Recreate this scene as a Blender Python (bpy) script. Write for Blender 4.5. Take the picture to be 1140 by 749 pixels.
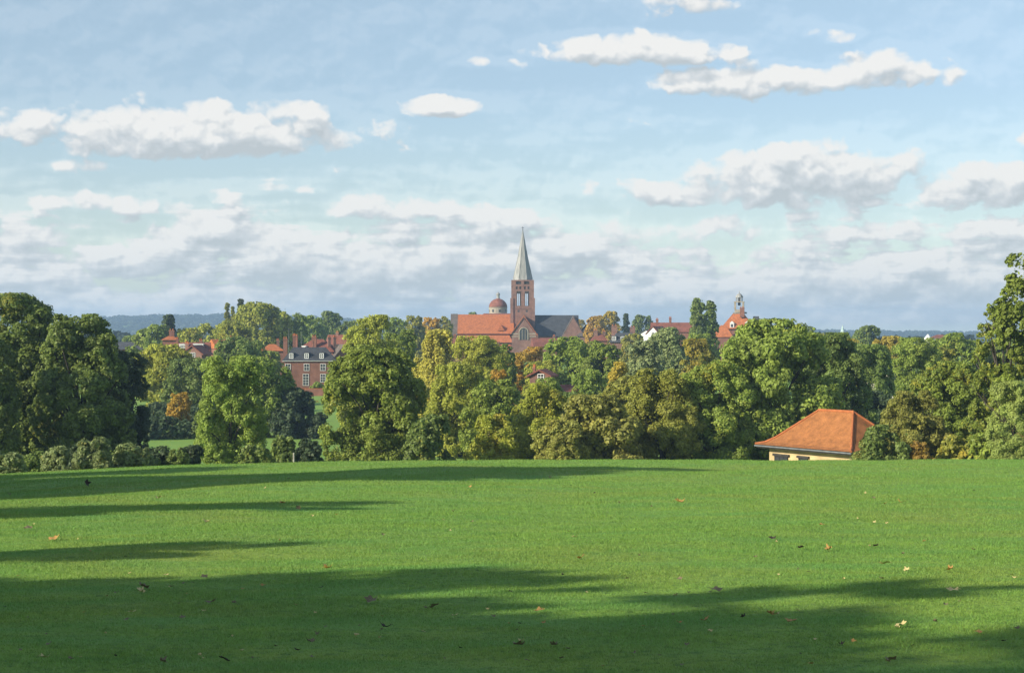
import bpy, math, random
import numpy as np
from mathutils import Vector, Matrix

# ------------------------------------------------------------------ camera / light / exposure
for o in list(bpy.data.objects): bpy.data.objects.remove(o)
C = bpy.context.scene
COL = C.collection
F = 2000.0                       # focal length in pixels of a 1140 px wide frame
HZ = 366.0                       # horizon row
SUN_EL, SUN_TH = 25.0, 60.0      # elevation; degrees left of straight behind the camera
EXPOSURE = 0.72
SKY_STRENGTH = 0.11
SUN_STRENGTH = 4.5
HAZE = 1.8e-4

cam_d = bpy.data.cameras.new('camera'); cam = bpy.data.objects.new('camera', cam_d); COL.objects.link(cam)
cam_d.sensor_width = 36; cam_d.lens = F/1140*36
cam.location = (0, 0, 0)
cam.rotation_euler = (math.radians(90) - math.atan((374.5-HZ)/F), 0, 0)
cam_d.clip_start = .1; cam_d.clip_end = 30000
C.camera = cam
C.render.resolution_x = 1024; C.render.resolution_y = 672
C.view_settings.view_transform = 'Standard'; C.view_settings.look = 'None'
C.view_settings.gamma = 1; C.view_settings.use_curve_mapping = False
C.view_settings.exposure = EXPOSURE
C.render.engine = 'CYCLES'
C.cycles.volume_bounces = 0
C.cycles.max_bounces = 6; C.cycles.diffuse_bounces = 2; C.cycles.transmission_bounces = 3

th = math.radians(SUN_TH); el = math.radians(SUN_EL)
TOSUN = Vector((-math.sin(th)*math.cos(el), -math.cos(th)*math.cos(el), math.sin(el)))
sd = bpy.data.lights.new('sun', 'SUN'); sd.energy = SUN_STRENGTH; sd.angle = math.radians(.5); sd.color = (1, .92, .74)
sun = bpy.data.objects.new('sun', sd); COL.objects.link(sun)
sun.rotation_euler = TOSUN.to_track_quat('Z', 'Y').to_euler()

# ---- world: Nishita sky with cumulus laid out by compass direction and elevation
W = bpy.data.worlds.new('World'); C.world = W; W.use_nodes = True
W.cycles.sampling_method = 'MANUAL'; W.cycles.sample_map_resolution = 256
nt = W.node_tree; nt.nodes.clear()

def mk_density_group():
    g = bpy.data.node_groups.new('cloud_density', 'ShaderNodeTree')
    g.interface.new_socket('U', in_out='INPUT', socket_type='NodeSocketFloat')
    g.interface.new_socket('V', in_out='INPUT', socket_type='NodeSocketFloat')
    g.interface.new_socket('D', in_out='OUTPUT', socket_type='NodeSocketFloat')
    N, L = g.nodes, g.links
    gi = N.new('NodeGroupInput'); go = N.new('NodeGroupOutput')
    def M(op, a, b=None, c=None):
        n = N.new('ShaderNodeMath'); n.operation = op
        for i, s in enumerate((a, b, c)):
            if s is None: continue
            if isinstance(s, (int, float)): n.inputs[i].default_value = s
            else: L.new(s, n.inputs[i])
        return n.outputs[0]
    U0, V0 = gi.outputs[0], gi.outputs[1]
    def noise(su, sv, scale, det, rough, off, kind='FBM'):
        cb = N.new('ShaderNodeCombineXYZ')
        L.new(M('MULTIPLY', U0, su), cb.inputs[0]); L.new(M('MULTIPLY', V0, sv), cb.inputs[1]); cb.inputs[2].default_value = off
        n = N.new('ShaderNodeTexNoise'); n.inputs['Scale'].default_value = scale
        n.inputs['Detail'].default_value = det; n.inputs['Roughness'].default_value = rough
        L.new(cb.outputs[0], n.inputs['Vector'])
        return n.outputs[0]
    def billow(su, sv, scale, off):
        cb = N.new('ShaderNodeCombineXYZ')
        nz = noise(1, 1, scale*1.7, 3, .5, off+5)
        L.new(M('ADD', M('MULTIPLY', U0, su), M('MULTIPLY', nz, .9/scale)), cb.inputs[0])
        L.new(M('ADD', M('MULTIPLY', V0, sv), M('MULTIPLY', nz, .7/scale)), cb.inputs[1]); cb.inputs[2].default_value = off
        n = N.new('ShaderNodeTexVoronoi'); n.feature = 'SMOOTH_F1'; n.inputs['Scale'].default_value = scale
        n.inputs['Smoothness'].default_value = .35
        n.inputs['Detail'].default_value = 2; n.inputs['Roughness'].default_value = .5
        L.new(cb.outputs[0], n.inputs['Vector'])
        return n.outputs['Distance']
    # U, V in hundreds of "pixels" (angle * 20)
    big = noise(.6, 1.4, 1.0, 3, .5, 3.1)
    fine = noise(.75, 1.25, 2.0, 9, .56, 7.7)
    bil = billow(.85, 1.1, 2.9, 1.3)
    # u0, v0, ru, rv_up, rv_down, amp   (photo pixels)
    cl = [
        (215, 158, 225, 42, 28, 1.0), (330, 132, 60, 24, 40, .7), (120, 140, 60, 22, 40, .6), (235, 128, 50, 18, 30, .6), (30, 150, 70, 30, 30, .6),
        (100, 190, 70, 12, 12, .4),
        (482, 120, 62, 16, 13, .8), (705, 62, 120, 24, 18, .85), (875, 92, 190, 16, 26, .9), (975, 88, 70, 28, 30, .9), (840, 88, 50, 20, 24, .5),
        (755, 8, 75, 30, 22, .8), (925, 48, 38, 14, 14, .3), (900, -2, 60, 14, 14, .35), (560, 72, 60, 10, 12, .2),
        (900, 205, 140, 42, 30, 1.0), (870, 178, 60, 20, 34, .7), (985, 190, 55, 22, 32, .6), (760, 216, 130, 20, 24, .6),
        (1090, 205, 110, 26, 40, .6), (1140, 160, 30, 16, 16, .5), (430, 235, 110, 22, 14, .75), (395, 222, 30, 12, 18, .4), (580, 240, 70, 14, 22, .6),
        (130, 230, 150, 14, 14, .55), (250, 262, 95, 22, 22, .7), (40, 268, 60, 20, 16, .75), (340, 275, 110, 12, 16, .45),
        (500, 265, 160, 20, 20, .5), (1000, 262, 200, 18, 20, .6), (730, 262, 190, 30, 22, .55), (20, 40, 60, 20, 20, .12)]
    tot = None
    for (u0, v0, ru, up, dn, amp) in cl:
        du = M('MULTIPLY', M('SUBTRACT', U0, (u0-570)/100), 100/ru)
        vv = M('SUBTRACT', V0, (HZ-v0)/100)
        dv = M('ADD', M('MULTIPLY', M('MAXIMUM', vv, 0), 100/up), M('MULTIPLY', M('MINIMUM', vv, 0), 100/dn))
        q = M('ADD', M('MULTIPLY', du, du), M('MULTIPLY', dv, dv))
        e = M('MAXIMUM', M('SUBTRACT', amp*.9, M('MULTIPLY', q, .95)), -1.0)
        tot = e if tot is None else M('SMOOTH_MAX', tot, e, .25)
    # horizontal banks low down, thinning upward
    cbs = noise(.30, 3.0, 1.0, 5, .55, 12.0)
    cbs2 = noise(.75, 3.4, 1.6, 6, .55, 21.0)
    lowmask = M('SUBTRACT', 1.0, M('MULTIPLY', V0, .58))     # 1 at the horizon, 0 at 161 px up
    bank = M('ADD', M('MULTIPLY', M('SUBTRACT', cbs, .5), 2.6), M('MULTIPLY', M('SUBTRACT', cbs2, .5), 1.6))
    bank = M('ADD', bank, M('SUBTRACT', M('MULTIPLY', lowmask, 1.6), .22))
    bank = M('MINIMUM', M('SUBTRACT', bank, .1), .85)
    tot = M('SMOOTH_MAX', tot, bank, .2)
    # thin stray cloud over the rest of the dome
    tot = M('MAXIMUM', tot, M('SUBTRACT', M('MULTIPLY', big, 1.6), 1.8))
    # unseen cloud added above the view to brighten the fill light in shade
    hi = M('MINIMUM', M('MAXIMUM', M('MULTIPLY', M('SUBTRACT', V0, 7.2), .3), 0), .5)
    tot = M('ADD', tot, hi)
    ns = M('ADD', M('MULTIPLY', M('SUBTRACT', fine, .5), 1.4), M('MULTIPLY', M('SUBTRACT', .50, bil), .95))
    ns = M('ADD', ns, .20)
    ns = M('MULTIPLY', ns, M('ADD', .72, M('MULTIPLY', M('MINIMUM', M('MAXIMUM', V0, 0), 1.9), .15)))
    ns = M('ADD', ns, M('MULTIPLY', M('SUBTRACT', big, .5), .8))
    d = M('ADD', tot, ns)
    L.new(d, go.inputs[0])
    return g
DG = mk_density_group()
N, L = nt.nodes, nt.links
def M(op, a, b=None, c=None, clamp=False):
    n = N.new('ShaderNodeMath'); n.operation = op; n.use_clamp = clamp
    for i, s in enumerate((a, b, c)):
        if s is None: continue
        if isinstance(s, (int, float)): n.inputs[i].default_value = s
        else: L.new(s, n.inputs[i])
    return n.outputs[0]
tc = N.new('ShaderNodeTexCoord'); sx = N.new('ShaderNodeSeparateXYZ'); L.new(tc.outputs['Generated'], sx.inputs[0])
az = M('MULTIPLY', M('ARCTAN2', sx.outputs[0], sx.outputs[1]), 20.0)
ev = M('MULTIPLY', M('ARCSINE', sx.outputs[2]), 20.0)
def dens(du, dv):
    n = N.new('ShaderNodeGroup'); n.node_tree = DG
    L.new(M('ADD', az, du), n.inputs[0]); L.new(M('ADD', ev, dv), n.inputs[1]); return n.outputs[0]
def smooth(x, a, b):
    n = N.new('ShaderNodeMapRange'); n.interpolation_type = 'SMOOTHSTEP'
    n.inputs[1].default_value = a; n.inputs[2].default_value = b; L.new(x, n.inputs[0]); return n.outputs[0]
d0 = dens(0, 0); d1 = dens(-.10, .20); d2 = dens(-.035, .065)
cover = M('MULTIPLY', smooth(d0, -.30, .26), smooth(ev, -.1, .1))
veil = M('ADD', .17, M('MULTIPLY', M('SUBTRACT', 1, smooth(ev, .3, 2.6)), .30))
cover = M('MAXIMUM', cover, veil)
grad = M('SUBTRACT', d0, d1)                                   # sunward side is thinner -> sunlight painted there as lighter colour
lit = M('ADD', .43, M('ADD', M('MULTIPLY', grad, .65), M('MULTIPLY', M('SUBTRACT', d0, d2), .75)), clamp=True)
lit = M('ADD', lit, M('MULTIPLY', M('SUBTRACT', 1, smooth(d0, .0, 1.1)), .12), clamp=True)
cr = N.new('ShaderNodeValToRGB'); L.new(lit, cr.inputs[0])
cr.color_ramp.elements[0].position = .12; cr.color_ramp.elements[0].color = (3.0, 3.24, 3.36, 1)
cr.color_ramp.elements[1].position = .95; cr.color_ramp.elements[1].color = (5.2, 5.1, 4.9, 1)
e = cr.color_ramp.elements.new(.5); e.color = (3.7, 3.88, 3.98, 1)
sky = N.new('ShaderNodeTexSky'); sky.sky_type = 'NISHITA'; sky.sun_disc = False
sky.sun_elevation = el; sky.sun_rotation = math.atan2(TOSUN.x, TOSUN.y)
sky.air_density = 1.0; sky.dust_density = .5; sky.ozone_density = 1.5
mx = N.new('ShaderNodeMix'); mx.data_type = 'RGBA'
gr = N.new('ShaderNodeValToRGB'); L.new(M('DIVIDE', ev, 12.0, clamp=True), gr.inputs[0])     # colour grade by elevation, painted over the sky
gr.color_ramp.elements[0].color = (.92, 1.08, 1.20, 1); gr.color_ramp.elements[1].color = (1.0, 1.04, 1.12, 1)
for p_, c_ in ((.05, (.86, .95, 1.0)), (.12, (.76, .81, .88)), (.22, (.75, .77, .82)), (.36, (.91, .88, .83)), (.52, (1.0, .96, .86))):
    k_ = gr.color_ramp.elements.new(p_); k_.color = (*c_, 1)
sm = N.new('ShaderNodeMix'); sm.data_type = 'RGBA'; sm.blend_type = 'MULTIPLY'; sm.inputs[0].default_value = 1
L.new(sky.outputs[0], sm.inputs[6]); L.new(gr.outputs[0], sm.inputs[7])
L.new(M('MULTIPLY', cover, .95), mx.inputs[0]); L.new(sm.outputs[2], mx.inputs[6]); L.new(cr.outputs[0], mx.inputs[7])
bg = N.new('ShaderNodeBackground'); bg.inputs[1].default_value = SKY_STRENGTH
L.new(mx.outputs[2], bg.inputs[0])
wo = N.new('ShaderNodeOutputWorld'); L.new(bg.outputs[0], wo.inputs[0])

# ------------------------------------------------------------------ helpers
rng = np.random.default_rng(7); random.seed(7)
def tag(o, label=None, cat=None, group=None, kind=None):
    if label: o['label'] = label
    if cat: o['category'] = cat
    if group: o['group'] = group
    if kind: o['kind'] = kind
    return o
def empty(name, loc, rz=0):
    o = bpy.data.objects.new(name, None); COL.objects.link(o); o.location = loc; o.rotation_euler.z = rz
    o.empty_display_size = .5; return o
def obj(name, me, parent=None):
    o = bpy.data.objects.new(name, me); COL.objects.link(o)
    if parent: o.parent = parent
    return o
def mesh_np(name, V, Fc, mat, smooth=False):
    """V (n,3), Fc (m,k) constant k"""
    me = bpy.data.meshes.new(name); V = np.ascontiguousarray(V, dtype=np.float32); Fc = np.ascontiguousarray(Fc, dtype=np.int32)
    k = Fc.shape[1]
    me.vertices.add(len(V)); me.vertices.foreach_set('co', V.ravel())
    me.loops.add(Fc.size); me.loops.foreach_set('vertex_index', Fc.ravel())
    me.polygons.add(len(Fc)); me.polygons.foreach_set('loop_start', np.arange(0, Fc.size, k, dtype=np.int32))
    if smooth: me.polygons.foreach_set('use_smooth', np.ones(len(Fc), dtype=bool))
    me.update(calc_edges=True)
    if mat: me.materials.append(mat)
    return me
class MB:
    def __init__(s): s.v = []; s.f = []
    def add(s, vs, fs):
        n = len(s.v); s.v += [tuple(v) for v in vs]; s.f += [tuple(n+i for i in f) for f in fs]; return s
    def box(s, x0, x1, y0, y1, z0, z1):
        return s.add([(x0,y0,z0),(x1,y0,z0),(x1,y1,z0),(x0,y1,z0),(x0,y0,z1),(x1,y0,z1),(x1,y1,z1),(x0,y1,z1)],
            [(0,3,2,1),(4,5,6,7),(0,1,5,4),(1,2,6,5),(2,3,7,6),(3,0,4,7)])
    def gable_x(s, x0, x1, y0, y1, z0, z1):      # ridge runs along x
        ym = (y0+y1)/2
        return s.add([(x0,y0,z0),(x1,y0,z0),(x1,y1,z0),(x0,y1,z0),(x0,ym,z1),(x1,ym,z1)],
            [(0,3,2,1),(0,1,5,4),(2,3,4,5),(1,2,5),(3,0,4)])
    def gable_y(s, x0, x1, y0, y1, z0, z1):      # ridge runs along y (gable faces the viewer)
        xm = (x0+x1)/2
        return s.add([(x0,y0,z0),(x1,y0,z0),(x1,y1,z0),(x0,y1,z0),(xm,y0,z1),(xm,y1,z1)],
            [(0,3,2,1),(1,2,5,4),(3,0,4,5),(0,1,4),(2,3,5)])
    def hip(s, x0, x1, y0, y1, z0, z1, ins, insy=None):
        ym = (y0+y1)/2
        if insy is None: return s.add([(x0,y0,z0),(x1,y0,z0),(x1,y1,z0),(x0,y1,z0),(x0+ins,ym,z1),(x1-ins,ym,z1)],
            [(0,3,2,1),(0,1,5,4),(2,3,4,5),(1,2,5),(3,0,4)])
        return s.add([(x0,y0,z0),(x1,y0,z0),(x1,y1,z0),(x0,y1,z0),(x0+ins,y0+insy,z1),(x1-ins,y0+insy,z1),(x1-ins,y1-insy,z1),(x0+ins,y1-insy,z1)],
            [(0,3,2,1),(4,5,6,7),(0,1,5,4),(1,2,6,5),(2,3,7,6),(3,0,4,7)])
    def lathe(s, prof, cx=0, cy=0, n=16, ph=0):
        vs = []; fs = []
        for r, z in prof:
            for i in range(n):
                a = ph+2*math.pi*i/n; vs.append((cx+r*math.cos(a), cy+r*math.sin(a), z))
        for j in range(len(prof)-1):
            for i in range(n):
                k = (i+1) % n; fs.append((j*n+i, j*n+k, (j+1)*n+k, (j+1)*n+i))
        fs.append(tuple(reversed(range(n)))); m = (len(prof)-1)*n; fs.append(tuple(m+i for i in range(n)))
        return s.add(vs, fs)
    def tube(s, pts, rad, n=6):
        pts = [Vector(p) for p in pts]; vs = []; fs = []
        for i, p in enumerate(pts):
            t = (pts[min(i+1, len(pts)-1)]-pts[max(i-1, 0)]).normalized()
            a = t.cross(Vector((.31, .95, .1))).normalized(); b = t.cross(a)
            for k in range(n):
                q = 2*math.pi*k/n; vs.append(p+(a*math.cos(q)+b*math.sin(q))*rad[i])
        for i in range(len(pts)-1):
            for k in range(n):
                m = (k+1) % n; fs.append((i*n+k, i*n+m, (i+1)*n+m, (i+1)*n+k))
        fs.append(tuple(reversed(range(n)))); q = (len(pts)-1)*n; fs.append(tuple(q+i for i in range(n)))
        return s.add(vs, fs)
    def mesh(s, name, mat, smooth=False):
        me = bpy.data.meshes.new(name); me.from_pydata(s.v, [], s.f); me.materials.append(mat)
        if smooth:
            for p in me.polygons: p.use_smooth = True
        me.update(); return me
    def build(s, name, mat, parent=None, smooth=False): return obj(name, s.mesh(name, mat, smooth), parent)

# ------------------------------------------------------------------ materials
def new_mat(name):
    m = bpy.data.materials.new(name); m.use_nodes = True; n = m.node_tree.nodes; b = n['Principled BSDF']
    b.inputs['Roughness'].default_value = .85; b.inputs['Specular IOR Level'].default_value = .25
    return m, n, m.node_tree.links, b
def mat_var(name, c1, c2, scale=1.0, detail=4, rough=.85, spec=.25, stretch=(1,1,1), lo=.35, hi=.65, coord='Object', c3=None, scale3=.2, bump=0):
    m, n, l, b = new_mat(name)
    t = n.new('ShaderNodeTexCoord'); mp = n.new('ShaderNodeMapping'); l.new(t.outputs[coord], mp.inputs[0]); mp.inputs['Scale'].default_value = stretch
    nz = n.new('ShaderNodeTexNoise'); nz.inputs['Scale'].default_value = scale; nz.inputs['Detail'].default_value = detail; l.new(mp.outputs[0], nz.inputs[0])
    r = n.new('ShaderNodeValToRGB'); r.color_ramp.elements[0].position = lo; r.color_ramp.elements[1].position = hi
    r.color_ramp.elements[0].color = (*c1, 1); r.color_ramp.elements[1].color = (*c2, 1); l.new(nz.outputs[0], r.inputs[0])
    out = r.outputs[0]
    if c3:
        n3 = n.new('ShaderNodeTexNoise'); n3.inputs['Scale'].default_value = scale3; n3.inputs['Detail'].default_value = 3; l.new(mp.outputs[0], n3.inputs[0])
        mr = n.new('ShaderNodeMapRange'); mr.inputs[1].default_value = .45; mr.inputs[2].default_value = .7; l.new(n3.outputs[0], mr.inputs[0])
        mm = n.new('ShaderNodeMix'); mm.data_type = 'RGBA'; l.new(mr.outputs[0], mm.inputs[0]); l.new(out, mm.inputs[6]); mm.inputs[7].default_value = (*c3, 1); out = mm.outputs[2]
    l.new(out, b.inputs[0]); b.inputs['Roughness'].default_value = rough; b.inputs['Specular IOR Level'].default_value = spec
    if bump:
        bp = n.new('ShaderNodeBump'); bp.inputs['Strength'].default_value = bump; l.new(nz.outputs[0], bp.inputs['Height']); l.new(bp.outputs[0], b.inputs['Normal'])
    return m
def mat_course(name, c1, c2, mortar, rows, cols, rough=.85, nscale=.6, c3=None):
    """brick or tile courses in the object's own metres"""
    m, n, l, b = new_mat(name)
    t = n.new('ShaderNodeTexCoord'); sp = n.new('ShaderNodeSeparateXYZ'); l.new(t.outputs['Object'], sp.inputs[0])
    ad = n.new('ShaderNodeMath'); ad.operation = 'ADD'; l.new(sp.outputs[0], ad.inputs[0]); l.new(sp.outputs[1], ad.inputs[1])
    cb = n.new('ShaderNodeCombineXYZ'); l.new(ad.outputs[0], cb.inputs[0]); l.new(sp.outputs[2], cb.inputs[1])
    br = n.new('ShaderNodeTexBrick'); l.new(cb.outputs[0], br.inputs[0]); br.inputs['Color1'].default_value = (*c1, 1); br.inputs['Color2'].default_value = (*c2, 1)
    br.inputs['Mortar'].default_value = (*mortar, 1); br.inputs['Scale'].default_value = 1; br.inputs['Brick Width'].default_value = cols; br.inputs['Row Height'].default_value = rows
    br.inputs['Mortar Size'].default_value = rows*.09; br.inputs['Mortar Smooth'].default_value = .5
    nz = n.new('ShaderNodeTexNoise'); nz.inputs['Scale'].default_value = nscale; nz.inputs['Detail'].default_value = 6; l.new(t.outputs['Object'], nz.inputs[0])
    mr = n.new('ShaderNodeMapRange'); mr.inputs[1].default_value = .3; mr.inputs[2].default_value = .7; mr.inputs[3].default_value = .72; mr.inputs[4].default_value = 1.2; l.new(nz.outputs[0], mr.inputs[0])
    mm = n.new('ShaderNodeMix'); mm.data_type = 'RGBA'; mm.blend_type = 'MULTIPLY'; mm.inputs[0].default_value = 1; l.new(br.outputs[0], mm.inputs[6]); l.new(mr.outputs[0], mm.inputs[7])
    l.new(mm.outputs[2], b.inputs[0]); b.inputs['Roughness'].default_value = rough
    bp = n.new('ShaderNodeBump'); bp.inputs['Strength'].default_value = .35; bp.inputs['Distance'].default_value = .02; l.new(br.outputs['Fac'], bp.inputs['Height']); bp.invert = True
    l.new(bp.outputs[0], b.inputs['Normal'])
    return m
def leaf_mat(name, autumn, amount_scale=1.0, transl=.40):
    m, n, l, b = new_mat(name)
    oi = n.new('ShaderNodeObjectInfo'); ge = n.new('ShaderNodeNewGeometry'); tc = n.new('ShaderNodeTexCoord')
    # per-leaf and per-bough variation of the tree's own colour
    ad = n.new('ShaderNodeVectorMath'); ad.operation = 'ADD'; l.new(tc.outputs['Object'], ad.inputs[0])
    cb = n.new('ShaderNodeCombineXYZ'); mu = n.new('ShaderNodeMath'); mu.operation = 'MULTIPLY'; mu.inputs[1].default_value = 37; l.new(oi.outputs['Random'], mu.inputs[0])
    for i in range(3): l.new(mu.outputs[0], cb.inputs[i])
    l.new(cb.outputs[0], ad.inputs[1])
    nz = n.new('ShaderNodeTexNoise'); nz.inputs['Scale'].default_value = 5; nz.inputs['Detail'].default_value = 3; l.new(ad.outputs[0], nz.inputs[0])
    nz2 = n.new('ShaderNodeTexNoise'); nz2.inputs['Scale'].default_value = 2.6; nz2.inputs['Detail'].default_value = 4; l.new(ad.outputs[0], nz2.inputs[0])
    def M(op, a, b_=None, clamp=False):
        k = n.new('ShaderNodeMath'); k.operation = op; k.use_clamp = clamp
        for i, s in enumerate((a, b_)):
            if s is None: continue
            if isinstance(s, (int, float)): k.inputs[i].default_value = s
            else: l.new(s, k.inputs[i])
        return k.outputs[0]
    val = M('ADD', M('MULTIPLY', ge.outputs['Random Per Island'], .55), M('ADD', .3, M('MULTIPLY', nz.outputs[0], .85)))
    hs = n.new('ShaderNodeHueSaturation'); l.new(oi.outputs['Color'], hs.inputs['Color']); l.new(val, hs.inputs['Value'])
    l.new(M('ADD', .475, M('MULTIPLY', nz2.outputs[0], .05)), hs.inputs['Hue'])
    # autumn share (alpha of the object's colour)
    a = M('ADD', M('MULTIPLY', M('SUBTRACT', nz2.outputs[0], .655), 3.4), M('MULTIPLY', oi.outputs['Alpha'], 1.7))
    a = M('ADD', a, M('MULTIPLY', M('SUBTRACT', ge.outputs['Random Per Island'], .5), .7), clamp=True)
    a = M('MULTIPLY', a, .8)
    mm = n.new('ShaderNodeMix'); mm.data_type = 'RGBA'; l.new(a, mm.inputs[0]); l.new(hs.outputs[0], mm.inputs[6])
    hs2 = n.new('ShaderNodeHueSaturation'); hs2.inputs['Color'].default_value = (*autumn, 1); l.new(val, hs2.inputs['Value']); l.new(hs2.outputs[0], mm.inputs[7])
    l.new(mm.outputs[2], b.inputs[0]); b.inputs['Roughness'].default_value = .55; b.inputs['Specular IOR Level'].default_value = .3
    tr = n.new('ShaderNodeBsdfTranslucent'); l.new(mm.outputs[2], tr.inputs[0])
    ms = n.new('ShaderNodeMixShader'); ms.inputs[0].default_value = transl; l.new(b.outputs[0], ms.inputs[1]); l.new(tr.outputs[0], ms.inputs[2])
    l.new(ms.outputs[0], n['Material Output'].inputs[0])
    return m
M_LEAF = leaf_mat('foliage', (.42, .29, .035))
M_BARK = mat_var('bark', (.035, .03, .025), (.08, .068, .055), 3, stretch=(4, 4, 1), bump=.4)
M_BARKP = mat_var('pale_bark', (.25, .23, .19), (.4, .38, .33), 3, stretch=(4, 4, 1))
M_BRICK = mat_course('red_brick', (.23, .085, .052), (.19, .07, .045), (.22, .17, .14), .075, .225)
M_BRICKD = mat_course('plum_brick', (.17, .08, .06), (.22, .105, .078), (.24, .19, .16), .075, .225)
M_BRICKY = mat_course('buff_brick', (.52, .38, .19), (.45, .33, .165), (.42, .36, .27), .075, .225)
M_TILEO = mat_course('orange_tile', (.46, .15, .048), (.38, .12, .04), (.2, .075, .04), .12, .17, nscale=1.2)
M_TILEP = mat_course('pavilion_tile', (.37, .15, .045), (.30, .118, .037), (.17, .065, .03), .1, .17, nscale=1.6)
M_TILER = mat_course('red_tile', (.24, .085, .058), (.19, .07, .05), (.12, .05, .03), .12, .17)
M_SLATE = mat_course('slate', (.065, .07, .08), (.05, .054, .062), (.03, .03, .035), .2, .3)
M_TILEB = mat_course('brown_tile', (.16, .13, .11), (.11, .09, .078), (.06, .05, .04), .12, .2)
M_LEAD = mat_var('lead', (.19, .19, .182), (.31, .305, .29), .5, stretch=(3, 3, .25), rough=.6, spec=.4)
M_WHITE = mat_var('white_paint', (.68, .68, .65), (.8, .8, .78), .8, rough=.6)
M_STONE = mat_var('stone', (.27, .235, .18), (.38, .33, .26), .5)
M_CREAM = mat_var('render_wall', (.5, .46, .36), (.62, .57, .46), .3)
M_COPPER = mat_var('copper', (.38, .52, .46), (.5, .6, .55), .6)
M_DARK = mat_var('dark_timber', (.03, .028, .025), (.055, .05, .045), 2)
M_ZINC = mat_var('gutter_paint', (.12, .13, .135), (.18, .19, .2), 2, rough=.5)
M_DOME = mat_course('dome_brick', (.27, .10, .065), (.21, .08, .055), (.12, .05, .04), .3, .4)
m, n, l, b = new_mat('window_glass'); b.inputs[0].default_value = (.03, .035, .04, 1); b.inputs['Roughness'].default_value = .12; b.inputs['Specular IOR Level'].default_value = .6
nz = n.new('ShaderNodeTexNoise'); nz.inputs['Scale'].default_value = 1.5; rp = n.new('ShaderNodeValToRGB'); l.new(nz.outputs[0], rp.inputs[0])
rp.color_ramp.elements[0].color = (.02, .022, .025, 1); rp.color_ramp.elements[1].color = (.07, .075, .08, 1); l.new(rp.outputs[0], b.inputs[0]); M_GLASS = m

# ------------------------------------------------------------------ ground
HILLX = np.array([-1.2, -.6, -.30, -.24, -.20, -.15, -.12, -.05, .1, .155, .2, .25, .3, .6, 1.2])
HILLZ = np.array([60, 50, 22, 16, 22, 25, 22, 0, -22, -14, -18, -20, -24, -10, 20.])
PY = np.array([150, 170, 200, 260, 330, 400, 450, 550, 700, 800, 1000, 1500, 2500, 3500])
PZ = np.array([-13.34, -14.9, -15.9, -16.3, -16.5, -16.3, -14.7, -13.6, -13, -12.2, -12, -25, -38, -34.])
def ground(x, y):
    x = np.asarray(x, float); y = np.asarray(y, float)
    z = -1.7-.052*np.clip(y, -200, 150) - .0006*np.clip(y-70, 0, 80)**2
    far = np.interp(y, PY, PZ)
    hz = np.interp(x/np.maximum(y, 1), HILLX, HILLZ)
    hz = hz-(-34)
    t = np.clip((y-3300)/1300, 0, 1); t = t*t*(3-2*t)
    t2 = np.clip((y-4800)/1800, 0, 1)
    far = far+hz*t-(hz+50)*t2*t2
    z = np.where(y > 150, far, z)
    fade = np.clip(1-(y-90)/70, 0, 1)
    z = z-.0011*np.minimum(x, 0)**2*np.where(y < 0, .3, 1)*fade*np.clip(1-(-x-30)/60, 0, 1)
    und = .05*np.sin(x*.35+y*.11+1)*np.sin(y*.21+.4)+.025*np.sin(x*.9-y*.5)
    return z+und*np.clip(y/30, 0, 1)
ys = np.concatenate([np.arange(-120, 0, 6), np.arange(0, 130, .8), np.arange(130, 500, 5), np.arange(500, 1200, 20), np.arange(1200, 7001, 80)])
ts = np.linspace(-1, 1, 181)
XX = ts[None, :]*(70+.55*np.abs(ys[:, None])); YY = np.repeat(ys[:, None], len(ts), 1)
ZZ = ground(XX, YY)
V = np.stack([XX.ravel(), YY.ravel(), ZZ.ravel()], 1)
ni, nj = XX.shape; idx = np.arange(ni*nj).reshape(ni, nj)
Fc = np.stack([idx[:-1, :-1].ravel(), idx[:-1, 1:].ravel(), idx[1:, 1:].ravel(), idx[1:, :-1].ravel()], 1)
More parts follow.
